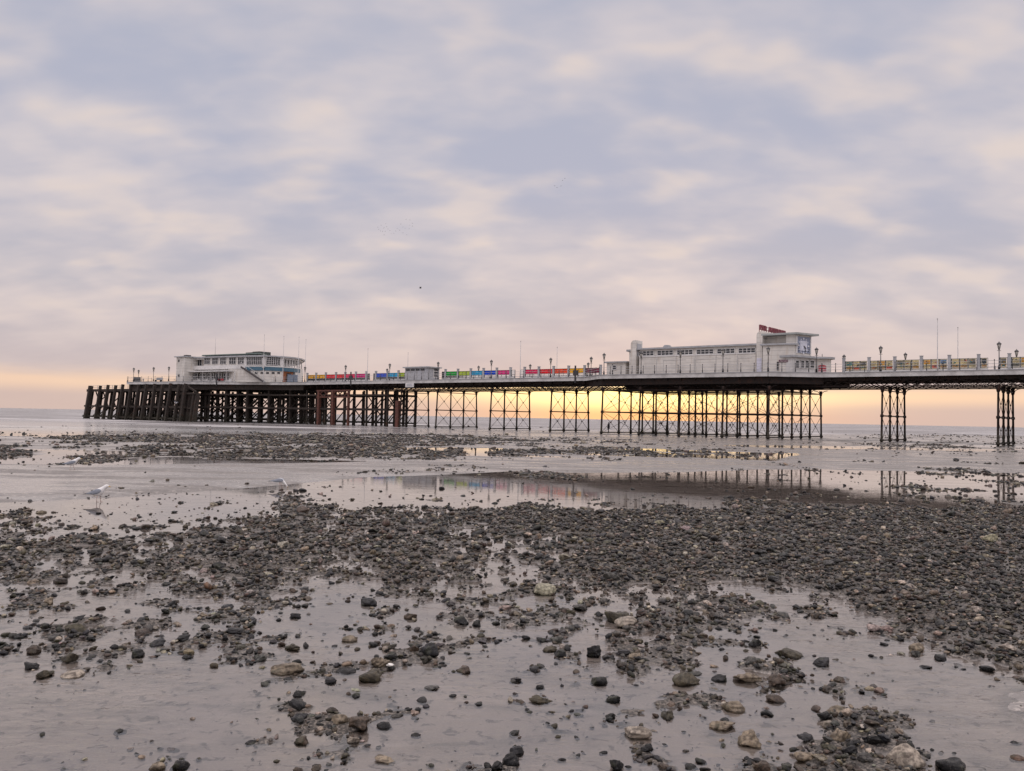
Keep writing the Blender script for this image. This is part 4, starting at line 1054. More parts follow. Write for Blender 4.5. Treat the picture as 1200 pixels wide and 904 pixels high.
# blue band and parapets
m2 = MB()
for f in frs[2:6]: m2.box(f, 0, f.len, -.16, -.002, GF - .28, GF + .52)
m2.build('blue_band', BLUE(), pav)
m2 = MB()
for f in frs[2:6]: m2.box(f, 0, f.len, -.20, -.002, GF + .521, GF + .70)
m2.build('white_string_course', WHITEP(), pav)
m2 = MB(); f = frs[0]; m2.box(f, .1, f.len, -.1, .0, GF + .1, GF + .95); f = frs[1]; m2.box(f, 0, f.len, -.1, .0, GF + .1, GF + .95); m2.build('balcony_parapet', WHITEP(), pav)
# lower canopy at left
cpl = [PF.xy(PF.sd(tc_)[0] + .02, PF.sd(tc_)[1] - .3)]
f0, f1 = Frame(tc_, Fp[1]), frs[0]
zc = hit(250, 434.4, frs[0], -1.2)[1]
m2 = MB(); m2.box(frs[0], -1.5, frs[0].len + 1.6, -1.4, .6, zc - .25, zc); m2.build('canopy', WHITEP(), pav)
m2 = MB(); m2.box(frs[0], -1.2, frs[0].len + 1.3, -.15, .0, ZD, ZD + .75); m2.build('dwarf_wall', WHITEP(), pav)
for x0, x1 in ((226.5, 231.5), (235, 241.5), (244, 250.5), (253, 259.5), (262.4, 268.8)):
    seg_window(0, x0, 437.6, x1, 445.2, 3, 2, -.1)
for px in (242.7, 251.8, 261, 270.3, 232.9):
    s_ = hit(px, 440, frs[0], -1.3)[0]; MB().box(frs[0], s_ - .08, s_ + .08, -.35, -.16, ZD, zc - .26).build('canopy_post', WHITEP(), pav)
s0, z0 = hit(254.2, 446.2, frs[0], -.5); s1, z1 = hit(261.5, 443.8, frs[0], -.5)
MB().box(frs[0], s0, s1, -.5, -.4, z0, z1).build('red_banner', mat('red_banner', (.45, .05, .07)), pav)
# right lower white wall with vents, stair, orange doorway
wl = [Fp[1], Fp[2], Fp[3], (Fp[3][0] + (Fp[4][0] - Fp[3][0]) * .98, Fp[3][1] + (Fp[4][1] - Fp[3][1]) * .98)]
m2 = MB()
for i in (1, 2): m2.box(frs[i], 0.001, frs[i].len - .001, -.004, .9, ZD, GF - .002)
m2.box(frs[3], .001, hit(331, 440, frs[3])[0], -.004, .9, ZD, GF - .002)
m2.build('lower_wall', WHITE(), pav)
for i, px in ((2, 300.5), (2, 307), (3, 313.5), (3, 320), (3, 326.5)):
    s0, z0 = hit(px - 1.6, 438.2, frs[i]); s1, z1 = hit(px + 1.6, 436.3, frs[i]); MB().box(frs[i], s0, s1, -.06, -.006, z0, z1).build('high_window', DGLASS(), pav)
# orange lobby
m2 = MB(); f = frs[4]; m2.box(f, .05, f.len + .4, .4, .5, ZD, GF - .002); m2.build('lobby_wall', mat('orange_brown_lobby', (.42, .15, .06), .6, vary=.1), pav)
s0, z0 = hit(335.5, 447, f, .38); s1, z1 = hit(341, 438, f, .38); m2 = MB(); m2.box(f, s0, s1, .33, .398, ZD, z1); dr = m2.build('door', mat('dark_door', (.05, .04, .04)), pav)
s0, z0 = hit(336.8, 447, f, -.3); s1, z1 = hit(348, 440.3, f, -.3); m2 = MB(); m2.box(f, s0, s1 + .3, -.35, -.25, ZD, z1 + .1); m2.build('blue_grey_counter', mat('counter_blue', (.17, .22, .30), .4), pav)
m2 = MB(); f = frs[5]; m2.box(f, f.len * .3, f.len, -.1, .9, ZD, GF - .002); f = frs[6]; m2.box(f, 0, f.len, -.1, .9, ZD, GF - .002); m2.build('end_pier_wall', WHITEP(), pav)
# outside stair
fs = frs[2]; p0_, z0_ = hit(283, 431.2, fs, -.9), 0; p1_ = hit(309, 447, fs, -.9)
st = MB(); n = 14
for i in range(n):
    s = p0_[0] + (p1_[0] - p0_[0]) * i / n; z = GF + .5 + (ZD + .1 - GF - .5) * (i + 1) / n; st.box(fs, s, s + (p1_[0] - p0_[0]) / n + .02, -1.1, -.22, z - .18, z)
st.build('stair_steps', GREYP(), pav)
m2 = MB()
m2.bar(fs.w(p0_[0], -1.15, GF + .45), fs.w(p1_[0], -1.15, ZD + .1), .14, .34); m2.build('stair_string', mat('stair_dark', (.06, .05, .05)), pav)
m2 = MB(); m2.bar(fs.w(p0_[0], -1.15, GF + 1.4), fs.w(p1_[0], -1.15, ZD + 1.1), .05)
for i in range(5): s = p0_[0] + (p1_[0] - p0_[0]) * i / 4; zz = GF + .45 + (ZD + .1 - GF - .45) * i / 4; m2.bar(fs.w(s, -1.15, zz), fs.w(s, -1.15, zz + .95), .05)
m2.build('stair_rail', WHITEP(), pav)
# clerestory and roof plant
cs = offset_poly(core[:4] + [pz(322, 134 * q), pz(318, 142 * q)] + core[-3:], -2.6); MB().prism(cs, ZR, ZR + .45).build('clerestory', mat('clerestory_dark', (.06, .07, .07), .4), pav)
MB().prism(offset_poly(cs, .8), ZR + .452, ZR + .62).build('clerestory_roof', mat('green_grey_roof', (.16, .21, .19), .6), pav)
s0 = ps(288, 0, 412); s1 = ps(304, 0, 412)
m2 = MB(); m2.box(PF, s0, s0 + (s1 - s0) * .48, 0, 3, ZR + .62, ZR + 1.3).box(PF, s0 + (s1 - s0) * .5, s1, 0, 3, ZR + .62, ZR + 1.42); m2.build('roof_plant', mat('plant_dark', (.05, .06, .055), .5), pav)
m2 = MB().tube([PF.w(ps(251, 0), 0, ZR + .6), PF.w(ps(251, 0), 0, hit(251, 396, PF, 0)[1])], [.05, .03], 6); m2.build('aerial', mat('pole_paint', (0, 0, 0)), pav)
# bench / shelter on the seaward deck and a bin
tag(MB().box(PF, ps(155, -13) + .1, ps(159, -13), -12.8, -11.8, ZD, ZD + 1.2).build('rubbish_bin', mat('bin_dark', (.05, .05, .05)), bevel=.08), 'dark square bin at the seaward end of the upper deck', 'bin')
b_ = thing('bench', 'pale slatted bench on the seaward deck left of the square tower', 'bench', PF.w(ps(182, -12), -12, ZD))
a = ps(182, -12); MB().box(PF, a, a + 2.6, -12.3, -11.8, ZD + .42, ZD + .5).build('seat', GREYP(), b_); MB().box(PF, a, a + 2.6, -11.8, -11.72, ZD + .52, ZD + 1.0).build('backrest', GREYP(), b_)
for x in (.1, 2.4): MB().box(PF, a + x, a + x + .1, -12.25, -11.8, ZD, ZD + .42).build('leg', BLACKP(), b_)
# lifebuoys on the railing
for px, d, l in ((260.5, -6.4, 'below the pavilion windows'), (411.3, -1.05, 'in front of the pink screen'), (674.3, -1.05, 'in front of the yellow screen')):
    s = ps(px, d, 445); d = edge_d(s) - .28
    lb = thing('lifebuoy_station', 'dark lifebuoy box and rescue ladder on the railing ' + l, 'lifebuoy', PF.w(s, d, ZD), 'dark lifebuoy stations on the railing')
    MB().box(PF, s - .12, s + .12, d - .1, d + .05, ZB - .3, ZD + 1.9).build('post', BLACKP(), lb)
    MB().box(PF, s - .4, s + .4, d - .12, d + .1, ZD + .35, ZD + 1.15).build('box', BLACKP(), lb)

# ------------------------------------------------------------------ stones
def ico(sub):
    t = (1 + 5 ** .5) / 2
    v = [(-1, t, 0), (1, t, 0), (-1, -t, 0), (1, -t, 0), (0, -1, t), (0, 1, t), (0, -1, -t), (0, 1, -t), (t, 0, -1), (t, 0, 1), (-t, 0, -1), (-t, 0, 1)]
    v = [np.array(p) / np.linalg.norm(p) for p in v]
    f = [(0, 11, 5), (0, 5, 1), (0, 1, 7), (0, 7, 10), (0, 10, 11), (1, 5, 9), (5, 11, 4), (11, 10, 2), (10, 7, 6), (7, 1, 8), (3, 9, 4), (3, 4, 2), (3, 2, 6), (3, 6, 8), (3, 8, 9), (4, 9, 5), (2, 4, 11), (6, 2, 10), (8, 6, 7), (9, 8, 1)]
    for _ in range(sub):
        c = {}; nf = []
        def mid(a, b):
            k = (min(a, b), max(a, b))
            if k not in c: p = v[a] + v[b]; v.append(p / np.linalg.norm(p)); c[k] = len(v) - 1
            return c[k]
        for a, b, d in f:
            x, y, z = mid(a, b), mid(b, d), mid(d, a); nf += [(a, x, z), (b, y, x), (d, z, y), (x, y, z)]
        f = nf
    return np.array(v), np.array(f)
def rock(sub, seed, jag=.5):
    """a pebble: sphere cut by random planes, then worn and pitted"""
    r = np.random.default_rng(seed); v, f = ico(sub); v = v.copy()
    for _ in range(int(3 + jag * 9)):
        n = r.normal(size=3); n /= np.linalg.norm(n); h = r.uniform(.62, .9) - jag * .12
        d = v @ n; over = np.clip(d - h, 0, None); v -= np.outer(over * .92, n)
    amp = .08 + .22 * jag
    for o in range(3 if sub > 1 else 1):
        k = r.normal(size=(4, 3)) * (2.2 * 2 ** o); ph = r.uniform(0, 6.28, 4)
        v *= (1 + amp / 1.5 ** o * np.sin(v @ k.T + ph).mean(1) - amp * .5 / 1.4 ** o * np.abs(np.sin(v @ (k * 1.3).T + ph * 2)).mean(1))[:, None]
    v *= np.array([1, r.uniform(.58, .92), r.uniform(.34, .60)])
    return v, f
LOD = {s: [rock(s, 100 + i, [.35, .75, 1.2][i % 3]) for i in range(18)] for s in (0, 1, 2, 3)}
PAL = {'black': (.011, .011, .012), 'slate': (.022, .022, .025), 'grey': (.075, .070, .064), 'brown': (.075, .052, .036), 'olive': (.068, .056, .034), 'tan': (.25, .20, .14), 'pale': (.38, .325, .26), 'rust': (.12, .065, .04)}
PN = list(PAL)
def palette_pick(n, y):
    p = np.array([.27, .10, .14, .23, .08, .115, .06, .005]); return rng.choice(len(PN), n, p=p)
PC = np.array([PAL[k] for k in PN])
def stone_material():
    ma = bpy.data.materials.new('wet_stone'); ma.use_nodes = True; N = NT(ma.node_tree); b = N.n['Principled BSDF']
    tc = N.new('ShaderNodeTexCoord'); geo = N.new('ShaderNodeNewGeometry'); o = geo.outputs['Position']
    a = N.new('ShaderNodeAttribute', attribute_name='stone_colour').outputs['Color']
    n1 = N.noise(o, 26, 5, .65); n2 = N.noise(o, 90, 4, .7); n3 = N.noise(o, 9, 3, .5)
    c = N.mix(N.maprange(n1, .36, .62), a, N.mix(1.0, a, (.30, .29, .29), 'MULTIPLY'))
    c = N.mix(N.math('MULTIPLY', N.maprange(n2, .56, .70), .35), c, (.20, .175, .145))
    c = N.mix(N.math('MULTIPLY', N.maprange(n3, .54, .66), .35), c, (.055, .058, .032))
    N.l.new(c, b.inputs['Base Color'])
    N.l.new(N.maprange(n1, .3, .7, .16, .6), b.inputs['Roughness']); b.inputs['Specular IOR Level'].default_value = .30
    bp = N.new('ShaderNodeBump'); bp.inputs['Strength'].default_value = .9; bp.inputs['Distance'].default_value = .014
    N.l.new(N.math('ADD', n1, N.math('MULTIPLY', n2, .4)), bp.inputs['Height']); N.l.new(bp.outputs[0], b.inputs['Normal'])
    return ma
STONE = stone_material()
def rotm(ax, ay, az):
    cx, sx, cy, sy, cz, sz = np.cos(ax), np.sin(ax), np.cos(ay), np.sin(ay), np.cos(az), np.sin(az)
    return np.stack([np.stack([cz * cy, cz * sy * sx - sz * cx, cz * sy * cx + sz * sx], -1), np.stack([sz * cy, sz * sy * sx + cz * cx, sz * sy * cx - cz * sx], -1), np.stack([-sy, cy * sx, cy * cx], -1)], -2)
def scatter(x0, x1, y0, y1, dens, rmed, sig, fan=True):
    n = int((x1 - x0) * (y1 - y0) * dens); x = rng.uniform(x0, x1, n); y = rng.uniform(y0, y1, n)
    if fan: k = (np.abs(x) < y * .66 + 1.8); x, y = x[k], y[k]
    px, py = to_px(x, y); c = cover(px, py)
    c = np.where(py < 505, 0, c)
    p = patch(x, y); loc = unoise(x * 9 + 5, y * 7 + 3)
    prob = ss(-.09, .08, bed_level(c, px, py) - p) * (.6 + .4 * ss(0, .5, c)) + (c > .03) * np.where(py < 600, .016, .05)
    # loose fringe of stones in the water beside the beds
    k = rng.random(len(x)) < prob * (.55 + .6 * (loc > .45))
    x, y, c = x[k], y[k], c[k]
    a = rmed * np.exp(rng.normal(0, sig, len(x)))
    return x, y, a, c
zones = [scatter(-6, 6, 3.0, 7.6, 620, .019, .52), scatter(-9, 9, 7.6, 13, 430, .025, .48), scatter(-16, 16, 13, 24, 260, .034, .45),
         scatter(-30, 30, 24, 45, 62, .062, .40), scatter(-70, 70, 45, 100, 15, .10, .40), scatter(-60, 130, 100, 230, 1.0, .16, .4)]
X_ = np.concatenate([z[0] for z in zones]); Y_ = np.concatenate([z[1] for z in zones]); A_ = np.concatenate([z[2] for z in zones]); C_ = np.concatenate([z[3] for z in zones])
A_ = np.minimum(A_, .14 + Y_ * .002)
gz = ground_z(X_, Y_)
lift = rng.random(len(X_)) ** 1.5 * .035 * (C_ > .55)
Z_ = np.maximum(gz, -.008) + A_ * rng.uniform(-.08, .30, len(X_)) + lift
PI_ = palette_pick(len(X_), Y_)
def tone(idx):
    c = PC[idx] * rng.uniform(.5, 1.35, (len(idx), 1)) * rng.normal(1, .05, (len(idx), 3)); return np.clip(c, .006, .8)
COLS = tone(PI_)
# stones picked out by hand: pixel of the middle of the stone, width, height in the picture, colour, shape words, place words
HAND = [
 (25,696,10,8,'black','angular','near the left frame edge'),(57,706,14,11,'tan','upright','beside a dark one at the upper left'),(90,740,26,14,'olive','broad flat','standing in shallow water at the upper left'),
 (66,746,19,16,'grey','rounded','touching a broad olive stone at the left'),(5,764,16,13,'slate','rounded','cut by the left frame edge'),(41,762,21,12,'brown','low','left of the lowest left cluster'),
 (82,773,23,17,'olive','humped','highest in the lowest left cluster'),(54,789,25,16,'olive','wedge-shaped','at the front of the lowest left cluster'),(84,790,25,12,'pale','smooth oval','at the right front of the lowest left cluster'),
 (36,780,18,12,'black','shiny','at the left of the lowest left cluster'),(195,717,13,6,'black','flat oval','alone in open water at the upper left'),(160,766,17,12,'black','rounded','at the left end of a small mixed cluster'),
 (186,753,22,14,'slate','two-humped','just behind a small mixed cluster'),(219,769,15,11,'slate','rounded','at the left end of the next small cluster'),(210,896,21,15,'black','rounded','at the bottom edge left of centre'),
 (184,898,22,13,'tan','rough','at the bottom edge beside a black one'),(345,721,22,14,'slate','rounded','alone in open water left of centre'),(431,706,21,14,'slate','domed','at the upper edge of the central pool'),
 (481,722,19,14,'brown','wedge-shaped','alone with a thin tail of sand'),(559,731,14,12,'black','upright','at the right of the central pool'),(541,728,18,17,'black','stacked','between two others at the right of the central pool'),
 (411,748,21,13,'tan','lumpy','alone in the central pool'),(344,758,28,15,'olive','weedy','alone in the pool left of centre'),(504,766,23,18,'slate','rounded','at the right of a pair in the central pool'),
 (485,763,16,15,'brown','knobbly','at the left of a pair in the central pool'),(544,784,22,14,'brown','square','alone right of the central cluster'),(405,785,24,9,'black','long smooth','at the left of the central cluster'),
 (432,793,31,17,'olive','broad','at the front of the central cluster'),(447,779,28,14,'tan','broad smooth','behind a white shell in the central cluster'),(335,784,37,14,'tan','long crusted','at the right end of the left cluster'),
 (507,805,22,8,'grey','long low','alone below the central cluster'),(350,812,22,14,'black','spiky','top of the column of stones left of centre'),(348,827,24,13,'black','blocky','middle of the column of stones left of centre'),
 (352,842,23,13,'slate','tilted','lower in the column of stones left of centre'),(418,850,46,26,'brown','large jagged','biggest rock left of centre at the bottom'),(398,846,20,20,'tan','rough','leaning on the big jagged rock'),
 (413,867,19,13,'pale','pitted','directly in front of the big jagged rock'),(354,868,22,13,'brown','blocky','lowest in the column of stones left of centre'),(451,850,18,10,'black','smooth','right of the big jagged rock'),
 (488,860,13,8,'slate','rounded','alone right of the big jagged rock'),(453,889,34,13,'tan','long pitted','near the bottom edge left of centre'),(600,890,22,24,'black','jagged','at the bottom edge of the centre'),
 (526,905,24,10,'pale','smooth','half out of the bottom edge'),(681,711,26,13,'grey','smooth oval','at the upper edge of the central stones'),(732,731,28,14,'pale','crusted white','on the large olive one right of centre'),
 (722,724,32,18,'olive','large','behind a crusted white one'),(697,765,24,19,'black','round','topmost in the middle cluster right of centre'),(656,766,14,13,'black','angular','left in the middle cluster'),
 (645,760,21,12,'olive','flat','at the left end of the middle cluster'),(632,819,30,16,'olive','round-topped','alone with a mirror image right of centre'),(701,798,22,14,'black','smooth round','blue-black, in open water right of centre'),
 (718,819,21,13,'black','smooth','blue-black, beside a pale flat one'),(632,804,18,11,'black','smooth','resting behind a round-topped olive one'),(746,860,33,16,'pale','blocky flat-topped','alone near the bottom right of centre'),
 (847,849,38,17,'tan','long flat','left of the lower right heap'),(878,868,36,22,'tan','shell-like cupped','at the top of the lower right heap'),(804,797,34,19,'olive','sloping','left end of the right-hand cluster'),
 (843,794,21,14,'black','smooth','in the middle of the right-hand cluster'),(878,794,46,20,'tan','long arched','right end of the right-hand cluster'),(861,828,29,14,'tan','flat','below the right-hand cluster'),
 (885,755,19,14,'black','pointed','alone in open water at the right'),(759,879,19,15,'black','glossy','near the bottom edge right of centre'),(821,891,14,10,'black','small round','alone near the bottom edge'),
 (891,902,24,16,'brown','dark','at the bottom edge left of the lower right heap'),(724,897,20,20,'black','upright','at the bottom edge, tallest of three'),(605,880,16,12,'slate','rough','above the jagged one at the bottom centre'),
 (745,772,18,11,'tan','rounded','right in the middle cluster'),(850,770,14,12,'brown','rounded','just above the right-hand cluster'),(924,765,33,13,'olive','broad low','alone in the right-hand pool'),
 (965,776,25,15,'slate','peaked','alone in the right-hand pool'),(1035,754,17,8,'black','flat blue-black','at the edge of the shingle on the right'),(1074,760,22,16,'tan','block-shaped','projecting from the shingle edge on the right'),
 (1085,781,17,8,'slate','low','alone in the pool near the right shingle edge'),(910,800,28,15,'brown','broad','at the left shore of the right-hand pool'),(910,819,24,11,'brown','flat','below a broad brown one at the left shore of the pool'),
 (980,832,26,18,'tan','rounded','largest of the row above the lower right heap'),(1017,833,17,10,'tan','egg-shaped','right end of the row above the lower right heap'),(1058,890,46,30,'pale','largest smooth','at the right end of the lower right heap'),
 (985,868,28,20,'tan','grey-sided','in the middle of the lower right heap'),(945,869,24,14,'slate','blue-grey','in the left of the lower right heap'),(942,888,25,17,'tan','pale-faced','at the front left of the lower right heap'),
 (1111,896,36,18,'black','dark double','at the bottom edge right of the largest pale one'),(997,888,25,14,'slate','blue-black','at the front of the lower right heap'),(969,849,16,10,'pale','small','on top of the lower right heap'),
 (1014,896,21,18,'grey','ribbed','left of the largest pale one'),(1190,869,17,7,'slate','flat','at the right frame edge near the bottom'),(1192,888,18,7,'rust','thin reddish','at the right frame edge near the bottom'),
 (880,571,10,6,'brown','humped','in the mirror pool below the wide trestles'),(517,572,12,8,'black','dark','alone in the mirror pool near the coloured reflections'),
]
def ground_pt(px, py):
    r = ray(px, py); t = EYE / -r.z; return r.x * t, r.y * t
hp = []
def stone_obj(x, y, z, a, asp, rot, col, seed, label, cat='stone', group=None, name='stone', squash=1.0, tilt=.2):
    r = np.random.default_rng(seed); v, f = LOD[3][seed % 18]
    v = v * np.array([a, a * asp, a * squash]); M = rotm(r.uniform(-tilt, tilt), r.uniform(-tilt, tilt), rot); v = v @ M.T
    me = bpy.data.meshes.new(name); me.vertices.add(len(v)); me.vertices.foreach_set('co', v.reshape(-1).astype('f4'))
    me.loops.add(f.size); me.loops.foreach_set('vertex_index', f.reshape(-1).astype('i4')); me.polygons.add(len(f))
    me.polygons.foreach_set('loop_start', (np.arange(len(f)) * 3).astype('i4')); me.polygons.foreach_set('loop_total', np.full(len(f), 3, 'i4'))
    me.polygons.foreach_set('use_smooth', np.ones(len(f), bool)); me.update(calc_edges=True)
    at = me.attributes.new('stone_colour', 'FLOAT_COLOR', 'POINT'); at.data.foreach_set('color', np.tile(np.append(col, 1), len(v)).astype('f4'))
    me.materials.append(STONE); o = bpy.data.objects.new(name, me); COL.objects.link(o); o.location = (x, y, z)
    return tag(o, label, cat, group)
CW = {'black': 'black', 'slate': 'dark slate', 'grey': 'grey', 'brown': 'dark brown', 'olive': 'olive brown', 'tan': 'tan', 'pale': 'pale cream', 'rust': 'rusty'}
hx = []
for i, (px, py, w, h, c, shp, place) in enumerate(HAND):
    x, y = ground_pt(px, py + h * .15); dist = math.hypot(y, EYE); a = w * dist / FPX / 2 * 1.06; zz = h * dist / FPX
    g0 = float(ground_z(np.array([x]), np.array([y]))[0]); base = max(g0, -.012)
    sq = min(1.6, max(.7, (zz * .62) / (a * .57)))
    col = np.array(PAL[c]) * (1.0 + .15 * math.sin(i * 7.1))
    w1 = CW[c] if not any(k in shp for k in ('dark', 'reddish', 'blue-black', 'blue-grey')) or c in ('tan', 'pale') else ('' if c != 'brown' else 'brown')
    lab = ' '.join(('%s %s stone %s' % (shp, w1, place)).split())
    stone_obj(x, y, base + a * .16 * sq, a, 1.0, math.sin(i * 3.3) * .5, col, 1000 + i * 7, lab, squash=sq)
    hx.append((x, y, a, ' '.join(('%s %s one' % (shp, w1)).split())))
HXY = np.array([(p[0], p[1], p[2]) for p in hx])
# leave room for them
keep = np.ones(len(X_), bool)
for x, y, a in HXY: keep &= ~(((X_ - x) ** 2 + ((Y_ - y)) ** 2) < (a * .95) ** 2)
X_, Y_, A_, C_, Z_, PI_, COLS = [q_[keep] for q_ in (X_, Y_, A_, C_, Z_, PI_, COLS)]
# the next largest in the picture stand as objects of their own
PXs, PYs = to_px(X_, Y_)
inv = (PXs > 4) & (PXs < 1196) & (PYs < 902) & (PYs > 640)
app = np.where(inv, A_ / np.hypot(Y_, EYE), 0); order = np.argsort(-app)[:300 - len(HAND) - 1]
SH = {0: 'smooth', 1: 'chipped', 2: 'angular'}
seen = {}
used_lab = {}
for j, i in enumerate(order):
    x, y, a = X_[i], Y_[i], A_[i]
    d = np.hypot(HXY[:, 0] - x, HXY[:, 1] - y); kk = np.argsort(d)[:4]; seed = 5000 + j; made = None
    big = 'large' if a > .075 else ('small' if a < .05 else '')
    base = ' '.join(('%s %s %s' % (big, SH[(seed % 18) % 3], CW[PN[PI_[i]]])).split())
    for k in kk:
        dx, dy = x - HXY[k, 0], y - HXY[k, 1]
        rel = ('right of' if dx > 0 else 'left of') if abs(dx) > abs(dy) * .5 else ('behind' if dy > 0 else 'in front of')
        px_, py_ = HAND[k][6], 0
        lab = '%s stone %s the %s' % (base, rel, hx[k][3])
        if len(lab.split()) < 9: lab += ' ' + ' '.join(px_.split()[:max(0, 16 - len(lab.split()))])
        if lab not in used_lab: made = lab; break
    if made is None: made = lab
    used_lab[made] = used_lab.get(made, 0) + 1
    stone_obj(x, y, Z_[i], a, 1.0, rng.uniform(0, 6.28), COLS[i], seed, made, group='stones strewn in the foreground water', squash=rng.uniform(.8, 1.25))
keep = np.ones(len(X_), bool); keep[order] = False
X_, Y_, A_, C_, Z_, PI_, COLS = [q_[keep] for q_ in (X_, Y_, A_, C_, Z_, PI_, COLS)]
dist = np.hypot(Y_, EYE); size_px = A_ / dist * FPX
lod = np.where(size_px > 8, 2, np.where(size_px > 2.6, 1, 0))
VS, FS, CS_ = [], [], []; off = 0
for L in (0, 1, 2):
    for v_i in range(18):
        idx = np.nonzero((lod == L) & ((np.arange(len(X_)) * 7 % 18) == v_i))[0]
        if not len(idx): continue
        v, f = LOD[L][v_i]; n = len(idx)
        M = rotm(rng.normal(0, .28, n), rng.normal(0, .28, n), rng.uniform(0, 6.28, n))
        sc = A_[idx][:, None] * np.stack([np.ones(n), rng.uniform(.8, 1.15, n), rng.uniform(.75, 1.2, n)], -1)
        P = np.einsum('nij,nvj->nvi', M, v[None] * sc[:, None, :]) + np.stack([X_[idx], Y_[idx], Z_[idx]], -1)[:, None, :]
        VS.append(P.reshape(-1, 3)); FS.append((f[None] + (np.arange(n) * len(v))[:, None, None] + off).reshape(-1, 3)); CS_.append(np.repeat(COLS[idx], len(v), 0)); off += n * len(v)
V = np.concatenate(VS).astype('f4'); Fc = np.concatenate(FS).astype('i4'); Cc = np.concatenate(CS_)
me = bpy.data.meshes.new('shingle'); me.vertices.add(len(V)); me.vertices.foreach_set('co', V.reshape(-1))
me.loops.add(Fc.size); me.loops.foreach_set('vertex_index', Fc.reshape(-1)); me.polygons.add(len(Fc))
me.polygons.foreach_set('loop_start', (np.arange(len(Fc)) * 3).astype('i4')); me.polygons.foreach_set('loop_total', np.full(len(Fc), 3, 'i4'))
me.polygons.foreach_set('use_smooth', np.ones(len(Fc), bool)); me.update(calc_edges=True)
at = me.attributes.new('stone_colour', 'FLOAT_COLOR', 'POINT'); at.data.foreach_set('color', np.concatenate([Cc, np.ones((len(Cc), 1))], 1).reshape(-1).astype('f4'))
me.materials.append(STONE); sh = bpy.data.objects.new('shingle', me); COL.objects.link(sh)
tag(sh, 'dark wet shingle of flints and pebbles spread over the sand in beds', 'shingle', kind='stuff')
print('stones', len(X_), 'faces', len(Fc))
# white shell
x, y = ground_pt(457, 785)
v, f = LOD[3][0]; mb = MB(); mb.add([(x + p[0] * .037, y - .02 + p[1] * .04, .05 + p[2] * .03) for p in v], [tuple(t) for t in f], True)
tag(mb.build('shell', mat('white_shell', (.72, .70, .66), .5, vary=.05, bump=.3)), 'small round white shell leaning on a broad smooth tan stone', 'shell')

# ------------------------------------------------------------------ gulls and people
def loft(rings, n=14):
    """rings: (x, z, half width, half height); one continuous skin along x"""
    vs = []; fs = []
    for x, z, ry, rz in rings:
        for k in range(n): a = 2 * math.pi * k / n; vs.append((x, math.cos(a) * ry, z + math.sin(a) * rz))
    for i in range(len(rings) - 1):
        for k in range(n): a, b = i * n + k, i * n + (k + 1) % n; fs.append((a, b, b + n, a + n))
    fs += [tuple(range(n))[::-1], tuple(range((len(rings) - 1) * n, len(rings) * n))]
    return vs, fs
GW = lambda: mat('gull_white', (.72, .71, .70), .7, vary=.04); GG = lambda: mat('gull_grey', (.23, .25, .29), .7, vary=.08, nscale=20)
def place_mesh(name, vs, fs, m_, parent, smooth=True, sub=0):
    me = bpy.data.meshes.new(name); me.from_pydata(vs, [], fs); me.polygons.foreach_set('use_smooth', [smooth] * len(fs)); me.materials.append(m_)
    o = bpy.data.objects.new(name, me); COL.objects.link(o); o.parent = parent
    if sub: md = o.modifiers.new('s', 'SUBSURF'); md.levels = md.render_levels = sub
    return o
